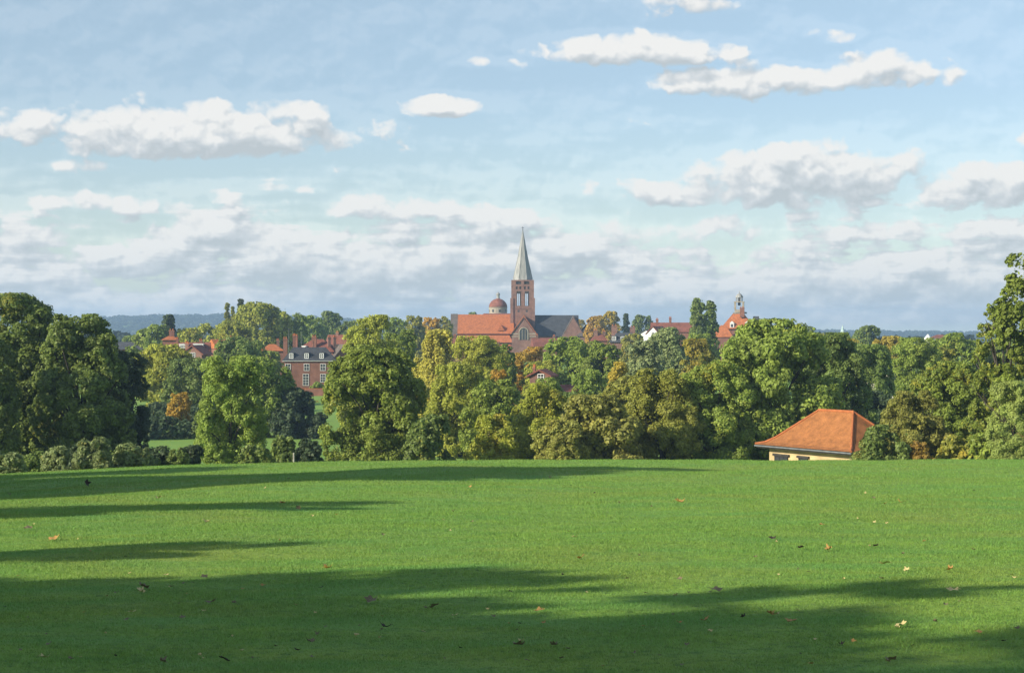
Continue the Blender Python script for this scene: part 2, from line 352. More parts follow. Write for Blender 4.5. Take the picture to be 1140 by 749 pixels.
def grass_mat(name, blade=False):
    m, n, l, b = new_mat(name)
    tc = n.new('ShaderNodeTexCoord')
    def nz(scale, det, st=(1, 1, 1)):
        mp = n.new('ShaderNodeMapping'); mp.inputs['Scale'].default_value = st; l.new(tc.outputs['Object'], mp.inputs[0])
        k = n.new('ShaderNodeTexNoise'); k.inputs['Scale'].default_value = scale; k.inputs['Detail'].default_value = det; k.inputs['Roughness'].default_value = .6; l.new(mp.outputs[0], k.inputs[0]); return k.outputs[0]
    def mix(f, a, c, lo, hi):
        mr = n.new('ShaderNodeMapRange'); mr.inputs[1].default_value = lo; mr.inputs[2].default_value = hi; l.new(f, mr.inputs[0])
        mm = n.new('ShaderNodeMix'); mm.data_type = 'RGBA'; l.new(mr.outputs[0], mm.inputs[0])
        for i, s in ((6, a), (7, c)):
            if isinstance(s, tuple): mm.inputs[i].default_value = (*s, 1)
            else: l.new(s, mm.inputs[i])
        return mm.outputs[2]
    c = mix(nz(.9, 8), (.155, .27, .050), (.20, .315, .052), .38, .62)
    c = mix(nz(.16, 5), c, (.225, .285, .055), .46, .72)
    c = mix(nz(9, 6), c, (.10, .185, .042), .5, .68)
    c = mix(nz(.35, 6, (1, 2.5, 1)), c, (.14, .275, .058), .48, .7)
    if blade:
        ge = n.new('ShaderNodeNewGeometry')
        hs = n.new('ShaderNodeHueSaturation'); l.new(c, hs.inputs['Color'])
        mr = n.new('ShaderNodeMapRange'); mr.inputs[3].default_value = .85; mr.inputs[4].default_value = 1.4; l.new(ge.outputs['Random Per Island'], mr.inputs[0]); l.new(mr.outputs[0], hs.inputs['Value'])
        mh = n.new('ShaderNodeMapRange'); mh.inputs[3].default_value = .49; mh.inputs[4].default_value = .515; l.new(ge.outputs['Random Per Island'], mh.inputs[0]); l.new(mh.outputs[0], hs.inputs['Hue'])
        c = hs.outputs[0]
        l.new(c, b.inputs[0]); b.inputs['Roughness'].default_value = .6; b.inputs['Specular IOR Level'].default_value = .3
        tr = n.new('ShaderNodeBsdfTranslucent'); l.new(c, tr.inputs[0]); ms = n.new('ShaderNodeMixShader'); ms.inputs[0].default_value = .35
        l.new(b.outputs[0], ms.inputs[1]); l.new(tr.outputs[0], ms.inputs[2]); l.new(ms.outputs[0], n['Material Output'].inputs[0])
    else:
        l.new(c, b.inputs[0]); b.inputs['Roughness'].default_value = .9; b.inputs['Specular IOR Level'].default_value = .15
        bp = n.new('ShaderNodeBump'); bp.inputs['Strength'].default_value = .6; bp.inputs['Distance'].default_value = .06
        l.new(nz(7, 8), bp.inputs['Height']); l.new(bp.outputs[0], b.inputs['Normal'])
    return m
tag(obj('ground', mesh_np('ground', V, Fc, grass_mat('meadow'), True)), kind='structure')

# grass blades on the part of the field near enough to show them
def blades(n, y0, y1, h, w, pw):
    u = rng.random(n)
    y = (y0**(1-pw)+u*(y1**(1-pw)-y0**(1-pw)))**(1/(1-pw)) if pw != 1 else y0*(y1/y0)**u
    x = (rng.random(n)*2-1)*(y*.305+1.2)
    s = (y/14)**.6
    cl = .55+.9*(np.sin(x*2.1+np.sin(y*1.3)*2)*np.sin(y*2.7+np.sin(x*1.7))*.5+.5)*rng.random(n)
    hh = h*s*cl*(.6+.8*rng.random(n)); ww = w*s*(.7+.6*rng.random(n))
    a = rng.random(n)*2*np.pi; la = rng.random(n)*2*np.pi; ln = hh*(.2+.9*rng.random(n))
    z = ground(x, y)-.004
    p = np.stack([x, y, z], 1); dx = np.stack([np.cos(a)*ww/2, np.sin(a)*ww/2, np.zeros(n)], 1)
    tip = p+np.stack([np.cos(la)*ln, np.sin(la)*ln, hh], 1)
    return np.stack([p-dx, p+dx, tip], 1).reshape(-1, 3)
Vb = blades(1500000, 11.2, 98, .022, .0058, 1.35)
tag(obj('grass', mesh_np('grass', Vb, np.arange(len(Vb)).reshape(-1, 3), grass_mat('grass_blades', True))), 'short mown green grass covering the whole field', 'grass', kind='stuff')

# ------------------------------------------------------------------ trees
def crown_arrays(seed, env, Wd, n1, n2, nleaf, leaf, b=.08, r1k=.34, inner=.12, droop=0, gap=0, tmax=.90):
    r = np.random.default_rng(seed)
    P = []; R = []
    ga = 2.39996
    for i in range(n1):
        t = (i+.5)/n1; t = min(max(t+r.normal()*.03, .01), .97)*tmax
        e = env(t)*Wd; a = i*ga+r.normal()*.8
        q = (.62+.22*r.random()) if r.random() > .18 else r.random()*.5
        r1 = max(r1k*Wd*(.5+.95*r.random())*(.6+.4*env(t)), .05*Wd)
        P.append((max(e-r1*.55, e*.2)*q/.73*math.cos(a), max(e-r1*.55, e*.2)*q/.73*math.sin(a), b+(1-b)*t)); R.append(r1)
    P = np.array(P); R = np.array(R)
    ax = np.array([0, 0, b+(1-b)*.42])
    # sub lobes
    S = []; SR = []
    for p, rr in zip(P, R):
        out = p-ax; out = out/ (np.linalg.norm(out)+1e-6)
        k = 0
        while k < n2:
            d = r.normal(size=3); d /= np.linalg.norm(d)
            if d@out < -.35: continue
            if gap and r.random() < gap: k += 1; continue
            q = rr*(.17+.33*r.random()**1.3)
            S.append(p+d*rr*(.75+.35*r.random())*np.array([1, 1, .8])); SR.append(q); k += 1
    S = np.array(S); SR = np.array(SR)
    w = SR**2; w /= w.sum()
    ii = r.choice(len(S), size=nleaf, p=w)
    d = r.normal(size=(nleaf, 3)); d /= np.linalg.norm(d, axis=1)[:, None]
    out = S[ii]-ax; out /= np.linalg.norm(out, axis=1)[:, None]+1e-6
    bad = (d*out).sum(1) < -.2; d[bad] *= -1
    rad = SR[ii]*(.5+.85*r.random(nleaf)**.85)
    c = S[ii]+d*rad[:, None]*np.array([1, 1, .72])
    c[:, 2] -= droop*r.random(nleaf)**1.5*.18
    ni_ = int(nleaf*inner); jj = r.choice(len(P), size=ni_)
    c[:ni_] = P[jj]*np.array([.85, .85, 1])+r.normal(size=(ni_, 3))*R[jj][:, None]*.45
    nm = d+r.normal(size=d.shape)*.45+np.array([0, 0, .32]); nm /= np.linalg.norm(nm, axis=1)[:, None]
    c[:, 2] = np.clip(c[:, 2], 0.004, 2)
    # normalise outline
    rr = np.percentile(np.hypot(c[:, 0], c[:, 1]), 98.5); c[:, :2] *= Wd/rr
    zt = np.percentile(c[:, 2], 99.6); c[:, 2] *= 1/zt
    ok = (c[:, 2] < 1.012) & (np.hypot(c[:, 0], c[:, 1]) < Wd*1.06)
    c = c[ok]; nm = nm[ok]; nleaf = len(c)
    t1 = np.cross(nm, r.normal(size=nm.shape)); t1 /= np.linalg.norm(t1, axis=1)[:, None]; t2 = np.cross(nm, t1)
    s = leaf*(.55+.8*r.random(nleaf))
    a = t1*s[:, None]*.62; bb = t2*s[:, None]*.42
    fold = nm*s[:, None]*.12
    V = np.stack([c-a, c-bb+fold, c+a, c+bb+fold], 1).reshape(-1, 3)
    return V, P, R
def env_round(t): return max(.12, max(0, 1-(abs(t-.44)/.58)**2.05)**.5)
def env_dome(t): return max(.15, (1-t**2.4)**.55*(.82+.18*min(1, t*3)))
def env_pop(t): return max(.08, math.sin(math.pi*min(1, t**.75))**.6)
def env_cone(t): return max(.05, (1-t)**.85)
def env_shrub(t): return max(.2, (1-t**2.4)**.5)
PROTO = {}
def proto(kind, lvl, var, wd):
    wd = round(max(.07, wd)/.05)*.05 if wd < .7 else round(wd/.15)*.15
    wd = max(.05, wd); key = (kind, lvl, var % 2, wd)
    if key in PROTO: return PROTO[key]
    kw = dict(round=dict(env=env_round, Wd=.5, n1=30, n2=20, b=.06), dome=dict(env=env_dome, Wd=.5, n1=34, n2=20, b=.02),
              pop=dict(env=env_pop, Wd=.16, n1=26, n2=8, b=.08, r1k=.6), cone=dict(env=env_cone, Wd=.3, n1=30, n2=8, b=.05, r1k=.4),
              shrub=dict(env=env_shrub, Wd=.7, n1=20, n2=18, b=.0, r1k=.4), open=dict(env=env_round, Wd=.5, n1=60, n2=15, b=.06, r1k=.2, gap=.15, inner=.1),
              weep=dict(env=env_dome, Wd=.42, n1=26, n2=16, b=.1, droop=1.0), oak=dict(env=env_dome, Wd=.5, n1=52, n2=18, b=.02, r1k=.27))[kind]
    kw['Wd'] = wd
    if kind in ('pop', 'cone'): kw['tmax'] = .96; kw['n1'] = int(kw['n1']*max(1, kw.get('r1k', .4)*.32/wd))
    q_ = min(1.6, .5/wd) if kind not in ('pop', 'cone') else 1
    if kind not in ('pop', 'cone'):
        kw['n1'] = int(kw['n1']*q_**1.1); kw['n2'] = int(kw['n2']*min(1, q_**-.3))
    nl, lf = {0: (95000, .019), 1: (34000, .031), 2: (10000, .052), 3: (4000, .082)}[lvl]
    if kind == 'open': nl = int(nl*.62)
    if kind == 'pop': nl = int(nl*.5); lf *= .75
    if kind == 'shrub': nl = int(nl*.55); lf *= 1.35
    if kind == 'oak': nl = int(nl*1.15)
    if kind not in ('pop', 'cone'): lf *= min(1.5, (wd/.5)**.6)
    V, P, R = crown_arrays(hash_(kind, lvl, var % 2)+int(wd*100), nleaf=nl, leaf=lf, **kw)
    cm = mesh_np('crown', V, np.arange(len(V)).reshape(-1, 4), M_LEAF)
    tb = MB(); W_ = kw['Wd']
    top = .75 if kind in ('pop', 'cone') else .5
    r0 = .022 if kind != 'shrub' else .02
    tb.tube([(0, 0, -.04), (0, 0, .05), (.01, .005, top*.5), (0, .01, top)], [r0*1.4, r0, r0*.75, r0*.4], 8)
    rr = random.Random(var*7+lvl)
    for p in P[::3 if lvl < 2 else 6]:
        z0 = min(p[2]*.55, top*.95)*(.7+.3*rr.random()); q = Vector(p); s = Vector((0, 0, z0)); mid = s.lerp(q, .5)+Vector((0, 0, .03))
        tb.tube([s, mid, q, q*1.0+Vector((q.x*.15, q.y*.15, .03))], [r0*.5, r0*.3, r0*.15, r0*.05], 5)
    tm = tb.mesh('trunk', M_BARK, True)
    PROTO[key] = (cm, tm, W_); return PROTO[key]
def hash_(a, b, c): return sum(ord(ch)*(i+3) for i, ch in enumerate(a))*31+b*7+c*101
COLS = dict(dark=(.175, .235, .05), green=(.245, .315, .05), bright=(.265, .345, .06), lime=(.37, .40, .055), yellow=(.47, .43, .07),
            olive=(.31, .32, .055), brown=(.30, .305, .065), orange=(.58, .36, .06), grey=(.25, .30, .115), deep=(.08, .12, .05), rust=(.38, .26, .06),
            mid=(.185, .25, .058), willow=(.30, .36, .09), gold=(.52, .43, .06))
TN = [0]
def tree(kind, px, top, hw, d, col, aut, label, name='broadleaf_tree', cat='tree', group=None, base=None, lvl=None, dx=0):
    TN[0] += 1
    hw *= 1.0 if kind in ('pop', 'cone', 'shrub') or d > 225 else 1.05
    x = (px-570)/F*d+dx; y = float(d); z0 = float(ground(x, y))-.1
    if base is not None: z0 = (HZ-base)/F*d          # base given in rows: sunk under what hides it
    zt = (HZ-top)/F*d; H = zt-z0; hwm = hw/F*d
    if lvl is None:
        pxh = H*F/d
        lvl = 0 if pxh > 105 else 1 if pxh > 62 else 2 if pxh > 26 else 3
    var = TN[0] % 3
    cm, tm, Wd = proto(kind, lvl, var, hwm/H)
    e = empty(name, (x, y, z0), random.random()*6.28)
    s = hwm/Wd; e.scale = (s, s, H)
    c = obj('crown', cm, e); t = obj('trunk', tm, e)
    k = COLS[col]; j = .9+.2*random.random()
    c.color = (k[0]*j, k[1]*(.97+.06*random.random())*j, k[2]*j, aut)
    tag(e, label, cat, group); return e

EDGE = 'trees along the far edge of the field'; MIDG = 'trees of the suburb below the church'; FARG = 'distant trees on the skyline'; SHG = 'shrubs at the foot of the trees'
B, S_ = 'broadleaf_tree', 'shrub'
# -- edge trees, left to right
tree('oak', 22, 329, 58, 178, 'dark', .07, 'tall dark green oak at the left edge, its rounded top the highest on that side', group=EDGE)
tree('oak', 92, 352, 55, 172, 'dark', .10, 'large dark green oak directly right of the tallest left oak', group=EDGE)
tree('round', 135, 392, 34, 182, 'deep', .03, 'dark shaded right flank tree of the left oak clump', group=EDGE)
tree('oak', -22, 372, 46, 165, 'dark', .05, 'lower dark tree cut off by the left edge of the photo', group=EDGE)
tree('round', 138, 452, 14, 262, 'willow', .12, 'little pale tree with a thin light trunk standing on the lit meadow strip', group=EDGE)
tree('round', 257, 398, 38, 168, 'bright', .02, 'fresh bright green leafy tree reaching the grass line left of the dark hedge gap', group=EDGE)
tree('round', 287, 397, 41, 272, 'green', .02, 'broad tree with a deeply shaded right side behind the fresh bright green one', group=EDGE)
tree('round', 199, 437, 14, 275, 'orange', .9, 'small vivid orange maple glowing between dark trees on the left', group=EDGE)
tree('round', 212, 400, 32, 310, 'mid', .02, 'mid green round tree standing behind the small orange maple', group=MIDG)
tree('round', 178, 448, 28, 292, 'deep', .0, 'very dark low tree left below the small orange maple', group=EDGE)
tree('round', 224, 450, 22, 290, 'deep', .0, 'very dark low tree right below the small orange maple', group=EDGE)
tree('oak', 415, 386, 60, 168, 'green', .13, 'big oak left of centre with a yellow turning top, right of the brick house', group=EDGE)
tree('shrub', 478, 462, 32, 160, 'mid', .08, 'dark leafy bush at the right foot of the yellow-topped oak', S_, 'shrub', SHG)
tree('round', 512, 404, 38, 225, 'lime', .10, 'light green rounded tree right behind the yellow-topped oak', group=EDGE)
tree('round', 546, 424, 32, 208, 'green', .08, 'darker green tree between the light green rounded one and the yellow-green thicket', group=EDGE)
tree('round', 556, 412, 12, 246, 'orange', .75, 'tiny orange-leaved tree poking above green crowns left of centre', group=MIDG)
tree('dome', 600, 428, 42, 176, 'lime', .30, 'yellow-green tree with a bright leaning top below the church tower', group=EDGE)
tree('dome', 548, 462, 34, 165, 'lime', .26, 'low yellow-green tree at the grass line left of the leaning bright one', group=EDGE)
tree('dome', 660, 440, 58, 163, 'brown', .1, 'wide brownish olive tree sloping down to the grass at centre right', group=EDGE)
tree('dome', 625, 468, 34, 160, 'brown', .16, 'low reddish olive tree at the left foot of the wide brownish one', group=EDGE)
tree('dome', 735, 412, 48, 170, 'olive', .2, 'olive tree with rusty patches left of the huge bright green tree', group=EDGE)
tree('oak', 863, 357, 74, 177, 'bright', .09, 'huge rounded bright green tree, the largest right of centre, left behind the pavilion', group=EDGE)
tree('round', 796, 402, 46, 172, 'bright', .14, 'left shoulder tree merging into the huge bright green tree', group=EDGE)
tree('oak', 925, 372, 46, 196, 'mid', .03, 'dark green tree behind the orange pavilion roof', group=EDGE)
tree('round', 962, 384, 34, 240, 'mid', .0, 'bluish dark green tree right behind the one over the pavilion roof', group=EDGE)
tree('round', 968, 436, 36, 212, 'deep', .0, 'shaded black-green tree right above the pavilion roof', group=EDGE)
tree('dome', 1016, 436, 40, 147, 'brown', .12, 'russet olive tree directly right of the pavilion', group=EDGE)
tree('oak', 1058, 404, 52, 158, 'green', .22, 'green oak flecked with yellow left of the tallest right edge tree', group=EDGE)
tree('open', 1166, 285, 60, 140, 'green', .20, 'tall ragged oak cut off by the right edge, reaching highest into the sky', group=EDGE)
tree('open', 1118, 338, 36, 142, 'green', .18, 'ragged lower oak leaning out left of the tallest right edge tree', group=EDGE)
tree('round', 1128, 425, 30, 136, 'willow', .04, 'pale green soft-leaved tree at the right edge under the ragged oaks', group=EDGE)
tree('shrub', 984, 474, 38, 141, 'mid', .10, 'dark round bush hiding the right end of the pavilion', S_, 'shrub', SHG)
tree('shrub', 1062, 484, 24, 142, 'olive', .4, 'brownish bush at the grass line under the yellow flecked oak', S_, 'shrub', SHG)
tree('shrub', 1025, 492, 22, 140, 'rust', .5, 'rusty low bush right of the dark pavilion bush', S_, 'shrub', SHG)
tree('shrub', 1100, 482, 26, 140, 'green', .2, 'green bush below the ragged oaks near the right edge', S_, 'shrub', SHG)
tree('shrub', 1135, 496, 22, 138, 'olive', .3, 'low olive bush in the bottom corner of the tree line at the right edge', S_, 'shrub', SHG)
tree('shrub', 5, 501, 28, 118, 'grey', .1, 'low grey-green bush at the left edge of the crest', S_, 'shrub', SHG, base=536)
tree('shrub', 66, 497, 25, 122, 'grey', .12, 'feathery grey-green bush, left one of three under the left oaks', S_, 'shrub', SHG, base=534)
tree('shrub', 104, 487, 25, 122, 'grey', .16, 'feathery grey-green bush, middle and tallest of three under the left oaks', S_, 'shrub', SHG, base=534)
tree('shrub', 146, 494, 24, 124, 'grey', .1, 'feathery grey-green bush, right one of three under the left oaks', S_, 'shrub', SHG, base=534)
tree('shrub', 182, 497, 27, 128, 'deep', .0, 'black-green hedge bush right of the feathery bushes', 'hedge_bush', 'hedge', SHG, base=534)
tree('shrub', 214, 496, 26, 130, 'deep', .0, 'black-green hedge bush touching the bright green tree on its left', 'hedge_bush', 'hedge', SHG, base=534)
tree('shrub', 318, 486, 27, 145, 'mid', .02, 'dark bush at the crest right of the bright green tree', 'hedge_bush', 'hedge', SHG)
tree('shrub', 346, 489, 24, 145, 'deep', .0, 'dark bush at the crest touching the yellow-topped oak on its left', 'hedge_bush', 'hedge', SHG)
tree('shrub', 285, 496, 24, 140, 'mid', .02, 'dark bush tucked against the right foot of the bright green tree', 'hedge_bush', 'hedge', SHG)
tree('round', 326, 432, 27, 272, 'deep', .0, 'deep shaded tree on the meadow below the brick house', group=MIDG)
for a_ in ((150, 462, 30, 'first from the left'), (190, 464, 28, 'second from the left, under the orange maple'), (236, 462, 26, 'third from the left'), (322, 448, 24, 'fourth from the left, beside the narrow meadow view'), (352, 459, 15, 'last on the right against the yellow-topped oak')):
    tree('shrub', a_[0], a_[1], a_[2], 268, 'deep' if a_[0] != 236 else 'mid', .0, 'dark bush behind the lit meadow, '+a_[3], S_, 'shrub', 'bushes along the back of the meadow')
# -- middle distance
tree('round', 186, 384, 34, 330, 'lime', .12, 'yellow-green tree below the gabled cottages at left', group=MIDG)
tree('round', 228, 398, 26, 350, 'green', .05, 'green tree right below the white framed gable', group=MIDG)
tree('round', 268, 376, 30, 380, 'mid', .10, 'dark rounded tree right of the gabled cottages', group=MIDG)
tree('round', 300, 391, 16, 430, 'green', .04, 'green tree hiding the left end of the brick house', group=MIDG)
tree('dome', 413, 352, 37, 290, 'lime', .12, 'tall yellow-green tree standing up behind the yellow-topped oak', group=MIDG)
tree('round', 445, 368, 22, 330, 'green', .06, 'green tree right of the tall yellow-green one left of centre', group=MIDG)
tree('weep', 487, 368, 27, 310, 'yellow', .25, 'yellow drooping birch left of the church', 'birch_tree', group=MIDG)
tree('round', 532, 375, 34, 285, 'lime', .26, 'green tree with an orange left side below the church nave', group=MIDG)
tree('round', 556, 384, 22, 330, 'green', .03, 'dark green tree below the transept gable of the church', group=MIDG)
tree('round', 586, 387, 26, 360, 'orange', .5, 'orange-brown tree right below the church tower', group=MIDG)
tree('round', 600, 402, 24, 330, 'lime', .25, 'yellowish tree left of the small white-windowed house', group=MIDG)
tree('round', 640, 376, 36, 340, 'green', .07, 'broad green tree hiding the lower right end of the church', group=MIDG)
tree('round', 672, 383, 26, 330, 'green', .03, 'green tree right of the broad one at the right end of the church', group=MIDG)
tree('round', 655, 412, 22, 262, 'bright', .05, 'bright green tree just right of the small white-windowed house', group=MIDG)
tree('dome', 690, 404, 20, 240, 'gold', .5, 'golden yellow spiky tree right of centre', group=MIDG)
tree('round', 712, 380, 30, 310, 'grey', .04, 'grey-green tree left of the large soft willow', group=MIDG)
tree('dome', 745, 366, 34, 330, 'grey', .05, 'large soft grey-green willow below the white gabled house', 'willow_tree', group=MIDG)
tree('round', 776, 378, 24, 300, 'olive', .45, 'tree with a rusty orange top left above the huge bright green tree', group=MIDG)
tree('round', 640, 438, 22, 205, 'mid', .1, 'dark green tree in the dip at the centre of the tree belt', group=MIDG)
tree('round', 700, 420, 34, 215, 'olive', .2, 'olive tree behind the wide brownish one', group=MIDG)
tree('pop', 776, 333, 12, 470, 'mid', .06, 'left and taller of two columnar poplars right of centre', 'poplar_tree', group=MIDG)
tree('pop', 791, 336, 10, 480, 'mid', .03, 'right one of two columnar poplars right of centre', 'poplar_tree', group=MIDG)
tree('round', 915, 372, 30, 420, 'olive', .3, 'olive yellow tree on the skyline right of the huge bright green one', group=MIDG)
tree('round', 948, 378, 26, 400, 'yellow', .5, 'yellow tree below the distant brick tower', group=MIDG)
tree('round', 988, 375, 24, 380, 'yellow', .55, 'yellow autumn tree right of the distant brick tower', group=MIDG)
tree('round', 1018, 377, 32, 260, 'bright', .03, 'bright green tree between the shaded trees and the yellow flecked oak', group=MIDG)
tree('round', 1062, 372, 34, 330, 'green', .08, 'green tree right of the small white turret', group=MIDG)
tree('round', 1100, 378, 30, 340, 'green', .14, 'green tree behind the ragged oaks at right', group=MIDG)
tree('round', 1048, 388, 24, 270, 'olive', .28, 'olive tree with rusty flecks below the small white turret', group=MIDG)
tree('round', 965, 363, 19, 560, 'mid', .0, 'dark dome-shaped tree on the skyline right of the distant brick tower', group=FARG)
tree('round', 898, 364, 14, 640, 'mid', .0, 'dark small tree on the skyline just right of the huge bright green tree', group=FARG)
tree('round', 606, 421, 24, 255, 'green', .1, 'green tree hiding the foot of the small white-windowed house', group=MIDG)
tree('round', 548, 386, 18, 420, 'green', .1, 'green tree top against the brick below the nave', group=MIDG)
# -- skyline trees left
tree('round', 290, 337, 34, 560, 'lime', .08, 'tall yellow-green tree forming the highest mound on the left skyline', group=FARG)
tree('round', 262, 358, 24, 500, 'lime', .14, 'yellow-green tree at the left foot of the tall skyline mound', group=FARG)
tree('round', 318, 348, 26, 590, 'green', .03, 'darker green right half of the tall skyline mound', group=FARG)
tree('pop', 253, 338, 4, 640, 'olive', .1, 'thin pointed cypress, left of a pair on the left skyline', 'cypress_tree', group=FARG)
tree('pop', 259, 342, 3.4, 640, 'olive', .05, 'thin pointed cypress, right and shorter of a pair on the left skyline', 'cypress_tree', group=FARG)
tree('cone', 268, 334, 8, 620, 'deep', .0, 'dark pointed conifer beside the tall skyline mound', 'conifer_tree', group=FARG)
tree('cone', 188, 351, 17, 540, 'deep', .0, 'dark spreading cedar against the blue hills at left', 'conifer_tree', group=FARG)
tree('round', 172, 362, 24, 520, 'green', .02, 'green tree directly under the dark cedar on the left skyline', group=FARG)
tree('round', 208, 366, 22, 540, 'lime', .15, 'yellow-green tree above the gabled cottages, left of two', group=FARG)
tree('round', 232, 361, 22, 560, 'lime', .10, 'yellow-green tree above the gabled cottages, right of two', group=FARG)
tree('round', 150, 386, 14, 420, 'green', .1, 'small tree in front of the grey roofed house at far left', group=MIDG)
tree('round', 148, 374, 16, 600, 'mid', .0, 'dark small tree above the grey roof at far left', group=FARG)
tree('round', 345, 352, 20, 680, 'green', .02, 'green skyline tree above the brick house', group=FARG)
tree('dome', 368, 347, 17, 700, 'mid', .0, 'dark flat-topped tree on the skyline right above the brick house', group=FARG)
tree('round', 390, 358, 20, 640, 'mid', .05, 'dark green skyline tree right of the flat-topped one', group=FARG)
tree('round', 441, 354, 16, 620, 'green', .1, 'green skyline tree, first left of the autumn trees near the church', group=FARG)
tree('round', 461, 352, 13, 640, 'olive', .35, 'olive brown skyline tree left of the church', group=FARG)
tree('round', 480, 354, 13, 660, 'orange', .5, 'orange skyline tree left of the church', group=FARG)
tree('round', 494, 353, 11, 700, 'olive', .4, 'brownish skyline tree touching the left end of the church', group=FARG)
tree('round', 528, 348, 10, 960, 'mid', .0, 'dark tree top just showing behind the nave roof', group=FARG)
tree('round', 662, 352, 13, 760, 'orange', .6, 'orange skyline tree right of the church', group=FARG)
tree('round', 679, 347, 13, 780, 'gold', .5, 'golden brown taller skyline tree right of the church', group=FARG)
tree('cone', 697, 350, 9, 800, 'deep', .0, 'dark pointed skyline tree left of the white gabled house', 'conifer_tree', group=FARG)
tree('round', 716, 351, 14, 760, 'mid', .02, 'dark round skyline tree left of the white gabled house', group=FARG)
tree('round', 704, 372, 16, 520, 'olive', .3, 'yellowish tree under the white dormered house', group=MIDG)
tree('round', 780, 372, 22, 420, 'green', .12, 'green tree at the foot of the two poplars', group=MIDG)
tree('round', 826, 375, 22, 420, 'green', .05, 'green tree below the cupola building', group=MIDG)
tree('round', 642, 356, 12, 930, 'gold', .5, 'golden tree peeping over the right end of the church', group=FARG)
tree('round', 1130, 372, 26, 420, 'mid', .05, 'dark tree behind the right edge oak', group=MIDG)
tree('round', 374, 408, 12, 400, 'green', .05, 'green tree at the right side of the brick house', group=MIDG)
tree('round', 353, 425, 9, 425, 'green', .03, 'low green garden tree in front of the brick house', group=MIDG)
tree('round', 308, 426, 12, 400, 'mid', .0, 'dark tree at the left foot of the brick house', group=MIDG)
_st = random.getstate()
tree('shrub', 38, 503, 16, 127, 'mid', .0, 'dark bush in the gap behind the two leftmost grey-green bushes', S_, 'shrub', SHG, base=534)
tree('shrub', 86, 494, 17, 128, 'deep', .0, 'dark bush between the left and middle feathery bushes', S_, 'shrub', SHG, base=534)
tree('shrub', 127, 499, 18, 128, 'mid', .05, 'dark bush between the middle and right feathery bushes', S_, 'shrub', SHG, base=534)
tree('shrub', 164, 501, 16, 126, 'grey', .0, 'low dull bush where the feathery bushes meet the black-green hedge', S_, 'shrub', SHG, base=534)
tree('shrub', 198, 499, 16, 127, 'mid', .0, 'hedge bush filling the middle of the black-green hedge', 'hedge_bush', 'hedge', SHG, base=534)
random.setstate(_st)
# -- trees left of the frame, whose shadows lie across the field
def shade_tree(px, py, H, hw, kind='round', k=[0]):
    kind = 'open' if px > 550 and py > 600 else 'round'
    s = (HZ-py)/F; y = 30.
    lo, hi = 5., 85.
    for _ in range(50):
        y = (lo+hi)/2
        if float(ground((px-570)/F*y, y))/y < s: lo = y
        else: hi = y
    x = (px-570)/F*y
    zg = float(ground(x, y)); Lh = H/math.tan(el)
    # walk back along the sun direction; base stands on the ground there
    for _ in range(4):
        bx = x-math.sin(th)*Lh; by = y-math.cos(th)*Lh; zb = float(ground(bx, by)); Lh = (H+zb-zg)/math.tan(el)
    cm, tm, Wd = proto(kind, 1, k[0] % 3, hw/H); k[0] += 1
    e = empty('broadleaf_tree', (bx, by, zb-.1), random.random()*6); s = hw/Wd; e.scale = (s, s, H)
    c = obj('crown', cm, e); obj('trunk', tm, e); c.color = (.05, .09, .02, .1)
    tag(e, 'tree outside the left of the picture whose shadow falls across the field', 'tree', 'trees left of the picture')
SH = [(715, 521, 19, 4.5), (650, 526, 19, 4), (640, 522, 18, 5.5), (590, 529, 18, 4), (500, 525, 18, 6), (400, 530, 18, 6), (300, 534, 17, 6), (180, 540, 15, 6), (60, 532, 16, 6), (250, 521, 18, 6), (110, 527, 17, 6), (0, 534, 16, 6),
      (345, 562, 13, 3.2), (100, 569, 11, 3.4), (260, 609, 10, 1.8), (60, 613, 10, 1.8),
      (480, 634, 14, 2.6), (640, 650, 14, 2.2), (1080, 649, 15, 1.5), (330, 660, 13, 3.4), (560, 676, 14, 2.2), (700, 712, 14, 4), (1150, 718, 16, 4), (400, 722, 15, 5), (60, 655, 11, 4), (150, 690, 12, 4), (930, 740, 15, 4.5), (300, 760, 14, 5)]
for a in SH: shade_tree(*a)

# far woods that read as one mass
def far_wood(n, seed):
    r = np.random.default_rng(seed); vs = []
    y = 1150*(4700/1150)**(r.random(n)**.8); ax = r.random(n)*.66-.33
    hilly = r.random(n) < .55; y[hilly] = 3300+r.random(hilly.sum())*1400
    x = ax*y; z = ground(x, y)
    R_ = 5+4*r.random(n); H_ = 9+7*r.random(n)
    K = 46
    d = r.normal(size=(n, K, 3)); d /= np.linalg.norm(d, axis=2)[..., None]; d[..., 2] = np.abs(d[..., 2])*1.0-.15
    c = np.stack([x, y, z+H_*.5], 1)[:, None, :]+d*np.stack([R_, R_, H_*.5], 1)[:, None, :]*(.8+.3*r.random((n, K, 1)))
    nm = d+r.normal(size=d.shape)*.4; nm /= np.linalg.norm(nm, axis=2)[..., None]
    t1 = np.cross(nm, r.normal(size=nm.shape)); t1 /= np.linalg.norm(t1, axis=2)[..., None]; t2 = np.cross(nm, t1)
    s = (R_*.42)[:, None, None]*(.7+.6*r.random((n, K, 1)))
    return np.stack([c-t1*s, c-t2*s, c+t1*s, c+t2*s], 2).reshape(-1, 3)
Vw = far_wood(9000, 5)
w = obj('far_wood', mesh_np('far_wood', Vw, np.arange(len(Vw)).reshape(-1, 4), mat_var('far_foliage', (.012, .026, .014), (.04, .055, .02), .006, 6, lo=.4, hi=.62)))
tag(w, 'blue hazy woods covering the hills on the horizon', 'woodland', kind='stuff')

